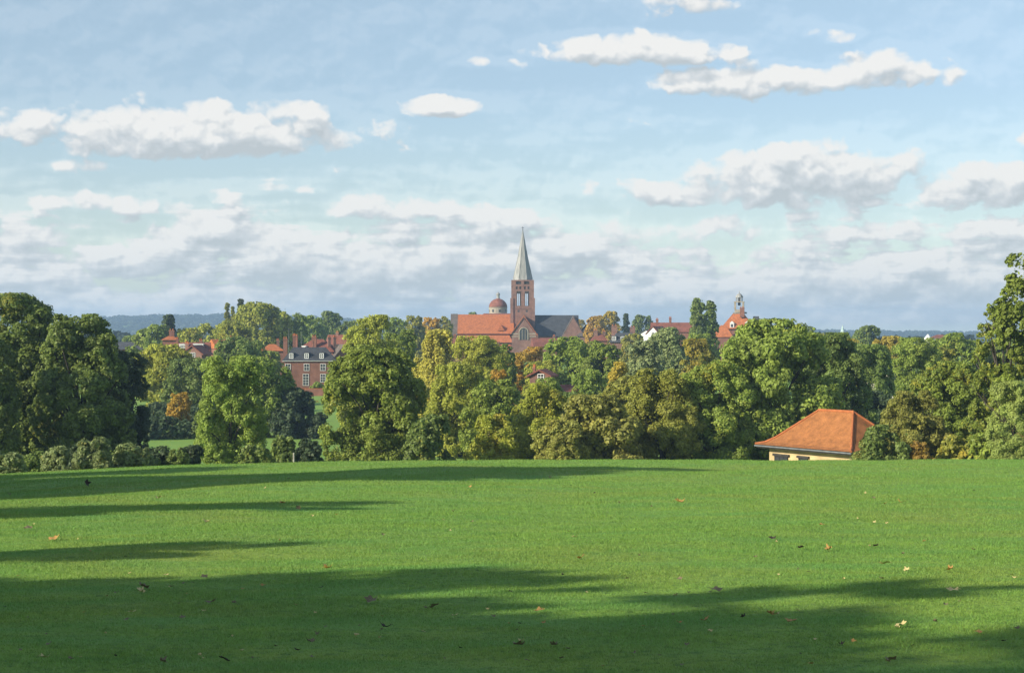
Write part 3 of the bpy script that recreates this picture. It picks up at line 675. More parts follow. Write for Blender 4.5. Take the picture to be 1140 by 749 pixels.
# ------------------------------------------------------------------ buildings
def window(parent, x, z, w, h, y, cols=2, rows=2, mat=None, t=.09, name='window', frame=True):
    """window on a wall plane facing -y at height z (sill), set proud of the wall"""
    mat = mat or M_WHITE; mb = MB(); y0, y1 = y-.12, y+.05
    mb.box(x-w/2, x-w/2+t, y0, y1, z, z+h); mb.box(x+w/2-t, x+w/2, y0, y1, z, z+h)
    mb.box(x-w/2+t, x+w/2-t, y0, y1, z, z+t); mb.box(x-w/2+t, x+w/2-t, y0, y1, z+h-t, z+h)
    iw = w-2*t
    for i in range(1, cols): cx = x-w/2+t+iw*i/cols; mb.box(cx-t*.35, cx+t*.35, y0+.02, y1-.05, z+t, z+h-t)
    for i in range(1, rows): cz = z+t+(h-2*t)*i/rows; mb.box(x-w/2+t, x+w/2-t, y0+.03, y1-.06, cz-t*.35, cz+t*.35)
    f = mb.build(name, mat, parent)
    MB().box(x-w/2+t*.8, x+w/2-t*.8, y-.06, y+.02, z+t*.8, z+h-t*.8).build('pane', M_GLASS, f)
    return f
def chimney(parent, x, y, z0, z1, w=1.0, dpt=.8, mat=None, pots=2):
    mb = MB(); mb.box(x-w/2, x+w/2, y-dpt/2, y+dpt/2, z0, z1); mb.box(x-w/2-.1, x+w/2+.1, y-dpt/2-.1, y+dpt/2+.1, z1-.35, z1-.12)
    c = mb.build('chimney', mat or M_BRICK, parent)
    p = MB()
    for i in range(pots): p.lathe([(.16, z1-.05), (.13, z1+.45), (.16, z1+.5)], x-w/2+w*(i+.5)/pots, y, 8)
    p.build('chimney_pots', M_TILEO, c); return c
def at(px, d): return ((px-570)/F*d, float(d), float(ground((px-570)/F*d, d)))
def Z(py, d, base): return (HZ-py)/F*d-base       # height above a thing's base

# --- pavilion with the orange hipped roof
pv = empty('pavilion', (28.4, 157.4, -13.9), 0)
long_ = Vector((.532, -.847, 0)); side_ = Vector((.847, .532, 0))
pv.rotation_euler.z = math.atan2(long_.y, long_.x)         # local +x runs to the near corner, local -y faces the sun
Ze = 3.62
def bell(nx, ny, z0, ztop, L, Wd, rl):
    # concave flared hip roof as rings
    prof = [(0, 0), (.16, .055), (.33, .20), (.5, .40), (.75, .70), (1, 1)]
    vs = []; fs = []
    for t, h in prof:
        hx = L/2*(1-t)+rl/2*t; hy = Wd/2*(1-t)+.02*t; z = z0+(ztop-z0)*h
        vs += [(-hx, -hy, z), (hx, -hy, z), (hx, hy, z), (-hx, hy, z)]
    for i in range(len(prof)-1):
        for k in range(4):
            m_ = (k+1) % 4; fs.append((i*4+k, i*4+m_, i*4+4+m_, i*4+4+k))
    fs.append((3, 2, 1, 0)); q = (len(prof)-1)*4; fs.append((q, q+1, q+2, q+3))
    return vs, fs
vs, fs = bell(0, 0, Ze, Ze+3.05, 12.4, 8.0, 4.4)
rf = MB().add(vs, fs).build('roof', M_TILEP, pv)
rt = MB()
pr = [(0, 0), (.16, .055), (.33, .20), (.5, .40), (.75, .70), (1, 1)]
for sx_ in (-1, 1):
    for sy_ in (-1, 1):
        rt.tube([(sx_*(6.2*(1-t)+2.2*t), sy_*(4*(1-t)+.02*t), Ze+3.05*h+.03) for t, h in pr], [.11]*6, 6)
rt.tube([(-2.25, 0, Ze+3.1), (2.25, 0, Ze+3.1)], [.12, .12], 6)
rt.build('ridge_tiles', M_TILEO, rf)
MB().box(-5.3, 5.3, -3.1, 3.1, -.5, Ze-.25).build('wall', M_BRICKY, pv)
MB().box(-6.1, 6.1, -3.9, 3.9, Ze-.3, Ze-.02).build('fascia', M_DARK, pv)
g_ = MB(); g_.box(-6.25, 6.25, -4.06, -3.93, Ze-.18, Ze-.07); g_.box(6.13, 6.24, -3.92, 4.0, Ze-.16, Ze-.05); g_.build('gutter', M_ZINC, pv)
for wx, ww in ((-3.6, 1.75), (-.7, 1.15)):
    f = window(pv, wx, 2.1, ww, .55, -3.1, 3, 1, M_DARK, .05)
    MB().box(wx-ww/2-.2, wx+ww/2+.2, -3.28, -3.05, 2.66, 2.84).build('lintel', M_DARK, f)
MB().tube([(6.05, -3.6, 0), (6.05, -3.6, Ze-.3)], [.05, .05], 8).build('downpipe', M_WHITE, pv)
tag(pv, 'low buff brick pavilion with an orange tiled hipped roof behind the crest', 'pavilion')

# --- church
D = 800.; px2 = D/F
bz = float(ground(0, D)); cx = at(582, D)[0]
ch = empty('church', (cx, D, bz))
def X(px): return (px-582)*px2
def ZZ_(py): return (HZ-py)*px2-bz
tw0, tw1 = X(569.2), X(594.3); ty0, ty1 = -5, 5
# tower with openings: built from piers and walls so that the sky shows through the belfry
zt, zb1, zb0 = ZZ_(312), ZZ_(326), ZZ_(340.5)
tb = MB(); tb.box(tw0, tw1, ty0, ty1, 0, zb0)
tw = tw1-tw0; ow = 1.25; oc = [tw0+tw*.32, tw0+tw*.68]
def ring(z0, z1, cs, w):
    xs = [tw0]
    for c_ in cs: xs += [c_-w/2, c_+w/2]
    xs.append(tw1)
    for i in range(0, len(xs), 2): tb.box(xs[i], xs[i+1], ty0, ty0+1.2, z0, z1); tb.box(xs[i], xs[i+1], ty1-1.2, ty1, z0, z1)
    tb.box(tw0, tw0+1.2, ty0+1.2, ty1-1.2, z0, z1); tb.box(tw1-1.2, tw1, ty0+1.2, ty1-1.2, z0, z1)
ring(zb0, zb1, oc, ow)
# upper stage
tb.box(tw0, tw1, ty0, ty1, zb1, ZZ_(322.2))
ring(ZZ_(322.2), ZZ_(319.2), [tw0+tw*f for f in (.24, .4, .6, .76)], .85)
tb.box(tw0, tw1, ty0, ty1, ZZ_(319.2), ZZ_(316.8))
ring(ZZ_(316.8), ZZ_(313.5), [tw0+tw*.32, tw0+tw*.68], 2.3)
tb.box(tw0, tw1, ty0, ty1, ZZ_(313.5), zt)
for sx0, sx1 in ((tw0-.45, tw0+.9), (tw1-.9, tw1+.45)):      # corner buttresses
    tb.box(sx0, sx1, ty0-.45, ty0-.003, 0, ZZ_(332)); 
tb.box(tw0-.25, tw1+.25, ty0-.25, ty0-.004, ZZ_(344), ZZ_(343.2))
tr_ = tb.build('tower', M_BRICKD, ch)
for c_ in oc:
    s_ = MB(); s_.box(c_-ow/2-.28, c_-ow/2, ty0-.12, ty0+.3, zb0, zb1+.6); s_.box(c_+ow/2, c_+ow/2+.28, ty0-.12, ty0+.3, zb0, zb1+.6); s_.box(c_-.09, c_+.09, ty0+.2, ty0+.4, zb0, zb1); s_.box(c_-ow/2, c_+ow/2, ty0-.1, ty0+.3, zb1-.5, zb1+.6)
    s_.build('belfry_opening', M_DARK, tr_)
    MB().box(c_-.4, c_+.4, ty0-.05, ty0+.02, ZZ_(347.5), ZZ_(345.2)).build('slit_window', M_GLASS, tr_)
for f_ in (.24, .4, .6, .76): MB().box(tw0+tw*f_-.42, tw0+tw*f_+.42, ty0+.3, ty0+.9, ZZ_(322.2), ZZ_(319.2)).build('opening_shade', M_DARK, tr_)  # dark boxes standing in for the shade inside the small upper openings
for f_ in (.32, .68): MB().box(tw0+tw*f_-1.14, tw0+tw*f_+1.14, ty0+.5, ty0+.9, ZZ_(316.8), ZZ_(313.5)).build('opening_shade', M_DARK, tr_)  # dark boxes again, for the shade inside the parapet openings
sp = MB(); hb = (X(593)-X(571.6))/2/math.cos(math.pi/8)
sp.lathe([(hb*1.03, zt+.05), (hb, zt+.6), (hb*.52, ZZ_(287)), (.12, ZZ_(256.5))], 0, 0, 8, math.pi/8)
spo = sp.build('spire', M_LEAD, ch)
rb = MB()
for i in range(8):
    a = math.pi/8+i*math.pi/4; rb.tube([(hb*math.cos(a), hb*math.sin(a), zt+.6), (hb*.52*math.cos(a), hb*.52*math.sin(a), ZZ_(287)), (.1*math.cos(a), .1*math.sin(a), ZZ_(257))], [.14, .12, .08], 5)
rb.build('ribs', M_LEAD, spo)
cr_ = MB(); cr_.box(-.09, .09, -.09, .09, ZZ_(257), ZZ_(252)); cr_.box(-.55, .55, -.08, .08, ZZ_(253.9), ZZ_(253.5)); cr_.lathe([(.05, ZZ_(256.6)), (.3, ZZ_(256.1)), (.05, ZZ_(255.5))], 0, 0, 8)
cr_.build('cross', M_DARK, spo)
# nave: front slope faces the camera
nx0, nx1 = X(503), X(572); nr, ne = ZZ_(350), ZZ_(371.5)
MB().gable_x(X(510), nx1, -10.5, 8, ne, nr).build('roof', M_TILEO, ch)
MB().box(X(504.5), nx1, -8.2, 7, 0, ne+.3).build('nave_wall', M_BRICK, ch)
MB().gable_x(X(502), X(510)-.01, -9.8, 7.3, ne-.6, nr+.25).build('west_roof', M_TILEB, ch)
MB().hip(X(507), X(571), -16, -8, ZZ_(381), ZZ_(373), 1.5).build('aisle_roof', M_TILEO, ch)
MB().box(X(508), X(570), -15, -8.3, 0, ZZ_(380.6)).build('aisle_wall', M_BRICK, ch)
for i in range(6): window(ch, X(514+i*9.2), ne-2.6, 1.5, 1.9, -8.2, 2, 1, M_STONE, .12)
MB().gable_y(X(558)-1.6, X(558)+1.6, -9.6, -3, ne+1.5, ne+4).build('dormer', M_TILEO, ch)
# gabled front transept
gx0, gx1 = X(568.5), X(597); gz = ZZ_(371.5); ga_ = ZZ_(352.5)
MB().box(gx0+.5, gx1-.5, -16, -5.6, 0, gz).build('transept_wall', M_BRICKD, ch)
MB().gable_y(gx0+.5, gx1-.5, -16, -5.7, gz, ga_-.5).build('gable_wall', M_BRICKD, ch)
rf_ = MB(); xm = (gx0+gx1)/2
for sgn, xe in ((-1, gx0), (1, gx1)):
    rf_.add([(xe, -16.5, gz-.4), (xe, -5.6, gz-.4), (xm, -5.6, ga_), (xm, -16.5, ga_), (xe, -16.5, gz+.1), (xe, -5.6, gz+.1), (xm, -5.6, ga_+.6), (xm, -16.5, ga_+.6)],
            [(0,1,2,3),(7,6,5,4),(0,4,5,1),(1,5,6,2),(2,6,7,3),(3,7,4,0)])
rf_.build('transept_roof', M_TILEO, ch)
bd = MB(); bd.box(gx0+.4, xm-2.3, -16.12, -15.9, gz-.2, gz+.25); bd.box(xm+2.3, gx1-.4, -16.12, -15.9, gz-.2, gz+.25); bd.box(gx0+.4, xm-2.3, -16.12, -15.9, gz-1.3, gz-.95); bd.box(xm+2.3, gx1-.4, -16.12, -15.9, gz-1.3, gz-.95); bd.build('stone_band', M_STONE, ch)
aw = MB(); n_ = 14
pts = [(xm-1.9, gz-2.6), (xm+1.9, gz-2.6)]+[(xm+1.9*math.cos(a), gz+.8+1.9*math.sin(a)) for a in np.linspace(0, math.pi, n_)]
aw.add([(p[0], -16.1, p[1]) for p in pts]+[(p[0], -15.8, p[1]) for p in pts], [tuple(range(len(pts)))]+[(i, (i+1) % len(pts), len(pts)+(i+1) % len(pts), len(pts)+i) for i in range(len(pts))])
wn = aw.build('great_window', M_GLASS, ch)
sr = MB(); sr.tube([(p[0]*1.0, -16.15, p[1]) for p in pts[1:]]+[(pts[0][0], -16.15, pts[0][1])], [.22]*(len(pts)), 5)
for k in (-.65, .65): sr.box(xm+k-.09, xm+k+.09, -16.2, -16.1, gz-2.5, gz+2.1)
sr.build('tracery', M_STONE, wn)
# chancel with a dark blue-grey roof
MB().gable_x(X(594)+.3, X(644), -9.5, 8, ZZ_(374), ZZ_(350.8)).build('chancel_roof', M_SLATE, ch)
MB().box(X(594), X(643), -8.6, 7, 0, ZZ_(373.6)).build('chancel_wall', M_BRICKD, ch)
# cross gable at the right end, ridge running back
MB().gable_y(X(623), X(652), -13, 6, ZZ_(377), ZZ_(351.6)).build('lady_chapel_roof', M_TILEB, ch)
cgw = MB(); cgw.gable_y(X(624.2), X(650.8), -13.25, -13.01, ZZ_(377), ZZ_(353.4)); cgw.box(X(624.5), X(650.5), -13, 5, 0, ZZ_(377)); cgw.build('lady_chapel_wall', M_BRICKD, ch)
MB().hip(X(640), X(667), -16, 4, ZZ_(374), ZZ_(361), 6).build('hall_roof', M_TILEB, ch)
MB().box(X(641), X(665), -15.2, 3, 0, ZZ_(373.8)).build('hall_wall', M_BRICKD, ch)
tag(ch, 'large red brick church with a tall pale spire and orange nave roof', 'church')

# --- domed church behind
D2 = 900.; k2 = D2/F; x2, y2, b2 = at(554.5, D2); dm = empty('domed_church', (x2, y2, b2))
z_ = lambda py: (HZ-py)*k2-b2
MB().box(-9, 9, -9, 9, 0, z_(354)).build('wall', M_BRICK, dm)
MB().hip(-10, 10, -10, 10, z_(354), z_(349), 3, 3).build('roof', M_TILER, dm)
MB().lathe([(4.5, z_(352)), (4.5, z_(343)), (4.75, z_(342.6)), (4.75, z_(342))], 0, 0, 24).build('drum', M_STONE, dm)
for i in range(8):
    a = i*math.pi/4+.2; mbw = MB(); mbw.box(-.5, .5, -.08, .08, z_(347.6), z_(344.4)); w_ = mbw.build('drum_window', M_GLASS, dm)
    w_.location = (4.5*math.cos(a), 4.5*math.sin(a), 0); w_.rotation_euler.z = a+math.pi/2
pf = [(4.6*math.cos(a), z_(342)+4.7*math.sin(a)*.92) for a in np.linspace(0, 1.35, 9)]
dmo = MB().lathe(pf+[(.8, z_(331.8))], 0, 0, 24).build('dome', M_DOME, dm, True)
MB().lathe([(.95, z_(332.2)), (.8, z_(331.5)), (.75, z_(328.6)), (1.05, z_(328.3)), (1.0, z_(327.2)), (.55, z_(326)), (.12, z_(325.2)), (.05, z_(324))], 0, 0, 12).build('lantern', M_LEAD, dmo)
tag(dm, 'brick church dome with a pale drum and white lantern behind the nave roof', 'church')

# --- cupola building
D3 = 700.; k3 = D3/F; x3, y3, b3 = at(822, D3); cu = empty('institute_building', (x3, y3, b3), math.radians(-10))
z_ = lambda py: (HZ-py)*k3-b3
MB().box(-6.1, 6.1, -5, 6, 0, z_(366)).build('wall', M_BRICK, cu)
MB().hip(-6.8, 6.8, -5.8, 6.8, z_(366), z_(348.5), 4.9, 5.2).build('roof', M_TILEO, cu)
MB().box(-2.0, 3.2, -.9, 2.2, z_(349.2), z_(347.4)).build('roof_deck', M_LEAD, cu)
q = MB(); zb = z_(348)
cxq, cyq = .3, .6
q.box(cxq-1.7, cxq+1.7, cyq-1.7, cyq+1.7, zb, zb+1.2)
for sx_ in (-1, 1):
    for sy_ in (-1, 1): q.box(cxq+sx_*1.55-.3, cxq+sx_*1.55+.3, cyq+sy_*1.55-.3, cyq+sy_*1.55+.3, zb+1.2, z_(336.6))
q.box(cxq-2, cxq+2, cyq-2, cyq+2, z_(336.6), z_(335.6))
cupo = q.build('cupola', M_STONE, cu)
q = MB()
for i in range(8): a = i*math.pi/4+math.pi/8; q.box(cxq+1.2*math.cos(a)-.16, cxq+1.2*math.cos(a)+.16, cyq+1.2*math.sin(a)-.16, cyq+1.2*math.sin(a)+.16, z_(335.6), z_(331.2))
q.lathe([(1.55, z_(331.2)), (1.5, z_(330.4)), (1.25, z_(328.8)), (.7, z_(327.3)), (.2, z_(326.3)), (.08, z_(324))], cxq, cyq, 12); q.build('lantern', M_LEAD, cupo)
MB().box(cxq-.5, cxq+.5, cyq-.5, cyq+.5, z_(340), z_(331.4)).build('clock_shaft', M_DARK, cupo)
chimney(cu, 1.6, -2.6, z_(353), z_(342.6), 1.7, 1.2, M_BRICK, 3)
for dx_ in (-2.2, 3.6):
    dd = MB(); dd.box(dx_-.8, dx_+.8, -5.4, -2, z_(364.5), z_(360)); dd.gable_y(dx_-1, dx_+1, -5.6, -2, z_(360), z_(357.4)); d_ = dd.build('dormer', M_WHITE, cu)
    MB().box(dx_-.45, dx_+.45, -5.46, -5.38, z_(364), z_(361)).build('pane', M_GLASS, d_)
MB().hip(4.6, 9.0, -3, 6, z_(366), z_(352), 1.2, 3).build('slate_wing_roof', M_SLATE, cu)
MB().box(5, 8.6, -2.6, 5.6, 0, z_(366.2)).build('slate_wing', M_BRICKD, cu)
MB().hip(-9.5, -1.2, -13, -6, z_(375), z_(362), 3.2).build('front_wing_roof', M_TILEO, cu)
MB().box(-9, -1.6, -12.5, -6.4, 0, z_(374.8)).build('front_wing', M_BRICK, cu)
tag(cu, 'brick institute with a red hipped roof and a white open cupola on the right skyline', 'building')

# --- generic houses
def house(px, d, w, dep, zwall, zridge, label, wallm, roofm, style='gable_x', rz=0, chims=(), wins=(), dorm=(), name='house', cat='house', eave=.5, group='houses among the trees', extra=None):
    x, y, bz = at(px, d); h = empty(name, (x, y, bz), math.radians(rz)); k = d/F
    zz = lambda py: (HZ-py)*k-bz
    zw, zr = zz(zwall), zz(zridge)
    MB().box(-w/2, w/2, -dep/2, dep/2, -1, zw).build('wall', wallm, h)
    if style == 'gable_x':
        MB().gable_x(-w/2-.3, w/2+.3, -dep/2-eave, dep/2+eave, zw-.2, zr).build('roof', roofm, h)
    elif style == 'gable_y':
        r_ = MB()
        for sg in (-1, 1):
            xe = sg*(w/2+eave); r_.add([(xe, -dep/2-.4, zw-.4), (xe, dep/2+.4, zw-.4), (0, dep/2+.4, zr-.3), (0, -dep/2-.4, zr-.3), (xe, -dep/2-.4, zw-.1), (xe, dep/2+.4, zw-.1), (0, dep/2+.4, zr), (0, -dep/2-.4, zr)],
                [(0,1,2,3),(7,6,5,4),(0,4,5,1),(1,5,6,2),(2,6,7,3),(3,7,4,0)])
        r_.build('roof', roofm, h)
        MB().gable_y(-w/2, w/2, -dep/2, dep/2, zw+.002, zr-.5).build('gable', wallm, h)
    elif style == 'hip':
        MB().hip(-w/2-eave, w/2+eave, -dep/2-eave, dep/2+eave, zw-.1, zr, min(w, dep)*.45).build('roof', roofm, h)
    elif style == 'mansard':
        MB().hip(-w/2-eave, w/2+eave, -dep/2-eave, dep/2+eave, zw, zr, 2.6, 2.4).build('roof', roofm, h)
    for (cx_, cy_, zc, cw) in chims: chimney(h, cx_, cy_, zw-.5, zz(zc)-.3, cw*.8, .7, M_BRICKD if int(px)%2 else M_BRICK)
    for (wx, zsill, ww, wh, c_, r_) in wins: window(h, wx, zz(zsill), ww, wh, -dep/2, c_, r_)
    for (dx_, zs, dw, dh) in dorm:
        dd = MB(); z0 = zz(zs); dd.box(dx_-dw/2, dx_+dw/2, -dep/2-.05, -dep/2+3, z0, z0+dh); dd.box(dx_-dw/2-.15, dx_+dw/2+.15, -dep/2-.2, -dep/2+3.2, z0+dh, z0+dh+.18)
        d_ = dd.build('dormer', M_SLATE if roofm is M_SLATE else M_WHITE, h); window(d_, dx_, z0+.15, dw-.1, dh-.2, -dep/2-.07, 2, 2, t=.16)
    if extra: extra(h, zz)
    tag(h, label, cat, group); return h
def ex_brick(h, zz):
    MB().box(-6.6, 6.6, -4.75, -4.45, zz(401.6), zz(400.7)).build('cornice', M_WHITE, h)
    window(h, -.8, zz(428.5), 1.5, 2.9, -4.3, 2, 4, name='garden_door')
house(344.5, 450, 12.3, 8.6, 401, 386.5, 'red brick house with a slate roof, three white dormers and white sash windows', M_BRICK, M_SLATE, 'mansard', rz=5,
      chims=((-6.0, 0, 375.5, 1.3), (-3.9, 3, 372, .9)),
      wins=[(x_, 412.2, 1.35, 1.75, 2, 2) for x_ in (-5.2, .0-.6, 3.4)]+[(x_, 425, 1.3, 2.1, 2, 3) for x_ in (-5.2, 3.4)],
      dorm=[(-5.0+.6, 399.4, 1.15, 1.5), (-.6, 399.4, 1.15, 1.5), (3.1, 399.4, 1.15, 1.5)], extra=ex_brick)
house(354, 475, 10, 9, 391, 377.5, 'house with a broad red tiled roof and chimney behind the brick house', M_BRICK, M_TILER, 'hip', rz=-6, chims=((-5.6, -1, 372.5, .9), (-.3, -3.2, 373.5, 1.5)), dorm=((-2.8, 389.3, .9, .9),))
house(379, 472, 6.2, 7, 400, 383, 'house with a steep dark roof and twin tall chimneys right of the brick house', M_BRICK, M_TILEB, 'gable_y', rz=22, chims=((-2.8, 1, 374, .9), (-.9, 2.5, 374, .9)), wins=((0, 409, 1.3, 1.2, 2, 2),))
house(383, 520, 9, 7, 384, 372.5, 'red roofed house half hidden above the steep dark roof', M_BRICK, M_TILER, 'gable_x', rz=-12, chims=((-2, 0, 369, 1),))
gw = MB(); 
x_, y_, b_ = at(343, 420); gwo = empty('garden_wall', (x_, y_, b_)); MB().box(-3.6, 4.2, -.15, .15, -.3, (HZ-433)/F*420-b_).build('brickwork', M_BRICK, gwo); MB().box(-3.7, 4.3, -.2, .2, (HZ-433)/F*420-b_, (HZ-432.2)/F*420-b_).build('coping', M_TILEO, gwo)
tag(gwo, 'orange-red brick garden wall below the brick house', 'wall')
x_, y_, b_ = at(345, 395); tag(tree('shrub', 347, 444, 10, 400, 'gold', .3, 'low golden hedge below the brick garden wall', 'hedge_bush', 'hedge', base=450), None)
# cottages left
house(219, 440, 5.0, 6, 393.5, 384, 'cottage with a white framed window in its red gable at left', M_BRICKD, M_TILER, 'gable_y', rz=-12, wins=((0, 397.4, 1.7, 1.15, 3, 2),), chims=((-3.0, 1, 380.5, .75), (-2.0, -.5, 381.5, .5)))
house(212, 455, 9.6, 6, 392, 381, 'long cottage with a faded red roof behind the gabled cottage', M_BRICK, M_TILER, 'gable_x', rz=6, chims=((-3.3, 0, 376, .8), (2.6, 0, 378, .9)), dorm=((-1.4, 387.8, 2.2, 1.0), (2.2, 387.2, 2.4, .9)))
house(247, 470, 5.4, 6, 387, 377.5, 'small house with a steep salmon tiled roof right of the cottages', M_BRICK, M_TILEO, 'gable_x', rz=32, chims=((2.6, 0, 374.5, .7),), wins=((0.5, 389.8, .9, .9, 2, 1),))
house(303, 500, 6, 6, 390, 383, 'tile hung house glimpsed between trees left of the brick house', M_BRICK, M_TILEO, 'hip', rz=8, chims=((1.6, 0, 377.5, 1.0),))
house(147, 520, 9, 7, 388, 380.5, 'grey roofed house behind the right shoulder of the left oaks', M_BRICKD, M_SLATE, 'gable_x', rz=-8, chims=((2.6, 0, 373, 1.3),))
house(190, 500, 4, 5, 378, 374, 'small brick house with a big chimney under the dark cedar', M_BRICK, M_TILEO, 'hip', rz=5, chims=((0.3, 0, 366.5, 1.8),))
# houses in front of / around the church
house(604, 300, 3.2, 5, 417, 410.5, 'small house with white windows and red gable showing between trees below the church', M_BRICKD, M_TILER, 'gable_y', rz=-14, chims=((-1.4, 0, 406.5, .45),), wins=((.3, 423, 1.1, 1.1, 2, 2),))
house(623, 290, 5, 4, 434, 428, 'low brown roofed outhouse right of the small white-windowed house', M_CREAM, M_TILER, 'gable_x', rz=15)
house(607, 640, 9, 7, 385, 376, 'brick house under the right side of the church tower', M_BRICK, M_TILER, 'gable_x', rz=8, chims=((-3, 0, 372, 1.0), (3.2, 0, 373, 1.0)), wins=((0, 389, 1.4, 1.3, 2, 2),))
house(536, 640, 20, 7, 389, 383.5, 'row of brick houses under the nave of the church', M_BRICK, M_TILEO, 'gable_x', rz=-3, chims=((-8, 0, 379.5, 1.1), (-1, 0, 380, 1.1), (6, 0, 379.5, 1.1)), wins=tuple((q_, 390, 1.3, 1.2, 2, 2) for q_ in (-6, -2, 2.5, 7)))
house(500, 620, 9, 7, 385, 376.5, 'brick house left below the dark west end of the church', M_BRICK, M_TILER, 'hip', rz=6, chims=((2, 0, 372.5, 1.0),))
house(667, 600, 5, 6, 379, 371, 'brick house with tall stacks left of the white dormered house', M_BRICK, M_TILER, 'hip', rz=0, chims=((-1.2, -1, 366.5, 1.6), (1.6, 0, 368, 1.2)))
house(695, 610, 9.4, 7, 381, 370.5, 'slate roofed house with three white dormers right of the church', M_BRICKD, M_SLATE, 'mansard', rz=-5, chims=((-3.4, 0, 361.5, 2.4), (2.8, 0, 363, 2.2)), dorm=((-4.0+.6, 379.5, 1.5, 1.6), (-.4, 379.5, 1.5, 1.6), (2.8, 379.5, 1.5, 1.6)))
house(748, 660, 15, 7, 369, 359, 'long red roofed house with two tall chimneys left of the poplars', M_BRICK, M_TILER, 'gable_x', rz=-6, chims=((-5.4, 0, 354.5, 1.1), (-.6, 0, 352.8, 1.1)))
house(732, 630, 4.6, 7, 371, 363, 'white gabled wing in front of the long red roof', M_WHITE, M_TILER, 'gable_y', rz=-32, wins=((0, 372.8, 1.1, 1.1, 2, 2),))
house(722, 640, 4.2, 5, 371, 366.5, 'small pale gable left of the white gabled wing', M_WHITE, M_SLATE, 'gable_y', rz=-28)
house(981, 330, 6, 6, 411, 404, 'white windowed house in shade between the right hand trees', M_CREAM, M_TILER, 'gable_x', rz=-15, wins=((-1.0, 411.8+2.4, 1.0, 1.2, 2, 2), (.8, 411.8+2.4, 1.0, 1.2, 2, 2)), chims=((-2, 0, 401.5, .8),))
house(1138, 168, 8.5, 7, 497, 478, 'red roofed house glimpsed through leaves at the right edge', M_BRICK, M_TILEO, 'hip', rz=14, chims=((-2.4, 0, 474, .9),), wins=((-1.5, 507, 1.2, 1.0, 2, 2),))
house(1046, 900, 9, 8, 376.5, 372.5, 'pale pink building on the skyline beside the white turret', M_CREAM, M_TILER, 'hip', rz=0)
# distant brick tower with pale spire
D4 = 1400.; k4 = D4/F; x4, y4, b4 = at(938, D4); t4 = empty('church_tower', (x4, y4, b4)); z_ = lambda py: (HZ-py)*k4-b4
MB().box(-1.5, 1.5, -1.5, 1.5, 0, z_(370)).build('shaft', M_BRICK, t4); MB().lathe([(1.7, z_(370)), (1.6, z_(369)), (.8, z_(366.6)), (.7, z_(365)), (.08, z_(361.5))], 0, 0, 8).build('spire', M_COPPER, t4)
MB().box(-1.65, 1.65, -1.65, 1.65, z_(370.4), z_(369.9)).build('cornice', M_STONE, t4)
tag(t4, 'distant slender brick tower with a pale green spire on the right skyline', 'tower')
# white turret
D5 = 600.; k5 = D5/F; x5, y5, b5 = at(1033, D5); t5 = empty('turret', (x5, y5, b5)); z_ = lambda py: (HZ-py)*k5-b5
MB().lathe([(1.25, 0), (1.25, z_(377.5))], 0, 0, 10).build('shaft', M_WHITE, t5); MB().lathe([(1.45, z_(377.5)), (.9, z_(375)), (.05, z_(371.8))], 0, 0, 10).build('conical_cap', M_WHITE, t5)
MB().box(-.3, .3, -1.32, -1.2, z_(380.5), z_(378.6)).build('window', M_GLASS, t5)
tag(t5, 'small white turret with a pointed cap above the trees at right', 'turret')

# --- post at the crest and thin aerial masts
def post(px, top, base, d, r, label, name, mat, cat='post'):
    x, y, b_ = at(px, d); o = MB().tube([(0, 0, 0), (0, 0, (base-top)/F*d)], [r, r*.8], 8).build(name, mat); o.location = (x, y, (HZ-base)/F*d); tag(o, label, cat)
post(327, 504, 524, 118, .07, 'short pale wooden post between the dark crest bushes', 'fence_post', M_BARKP)
post(226.5, 371.5, 392, 452, .06, 'thin pale aerial mast rising from the cottages at left', 'aerial_mast', M_ZINC, 'mast')
post(321.5, 366, 392, 468, .06, 'thin pale aerial mast left of the brick house chimneys', 'aerial_mast', M_ZINC, 'mast')
post(335.5, 369, 388, 482, .06, 'thin pale aerial mast above the red roof behind the brick house', 'aerial_mast', M_ZINC, 'mast')

# ------------------------------------------------------------------ fallen leaves on the field
M_LB = mat_var('dry_leaf_brown', (.11, .09, .05), (.21, .17, .09), 14, rough=.7)
M_LO = mat_var('dry_leaf_orange', (.28, .15, .04), (.42, .26, .08), 14, rough=.7)
M_LY = mat_var('dry_leaf_yellow', (.42, .34, .12), (.5, .42, .2), 14, rough=.7)
M_LK = mat_var('dry_leaf_dark', (.03, .022, .016), (.06, .045, .03), 14, rough=.8)
def leaf_mesh(seed, mat, curl):
    r = random.Random(seed); pts = []
    n_ = 30
    for i in range(n_):
        a = 2*math.pi*i/n_; k = .42+.3*abs(math.cos(2.5*a))**1.3+.07*(r.random()-.5)+.05*math.cos(10*a)
        pts.append((k*math.cos(a), k*math.sin(a)))
    vs = []; fs = []
    def zc(x, y): return curl*(x*x*.9+.5*y*y)+.10*math.sin(5*x+seed)*math.sin(4*y)
    for ringf in (0, .35, .7, 1.0):
        for (x, y) in pts: X_, Y_ = x*ringf, y*ringf*(1-.25*curl); vs.append((X_, Y_, zc(X_, Y_)))
    for j in range(3):
        for i in range(n_): k = (i+1) % n_; fs.append((j*n_+i, j*n_+k, (j+1)*n_+k, (j+1)*n_+i))
    m_ = MB().add(vs, fs)
    m_.tube([(-.42, 0, zc(-.42, 0)), (-.7, .04, zc(-.6, 0)+.02), (-.95, .1, .12)], [.022, .018, .012], 5)
    return m_.mesh('fallen_leaf', mat, False)
LM = {k: [leaf_mesh(i*3+j, m_, (.35, .8, 1.2)[i % 3]) for i in range(3)] for j, (k, m_) in enumerate((('b', M_LB), ('o', M_LO), ('y', M_LY), ('k', M_LK)))}
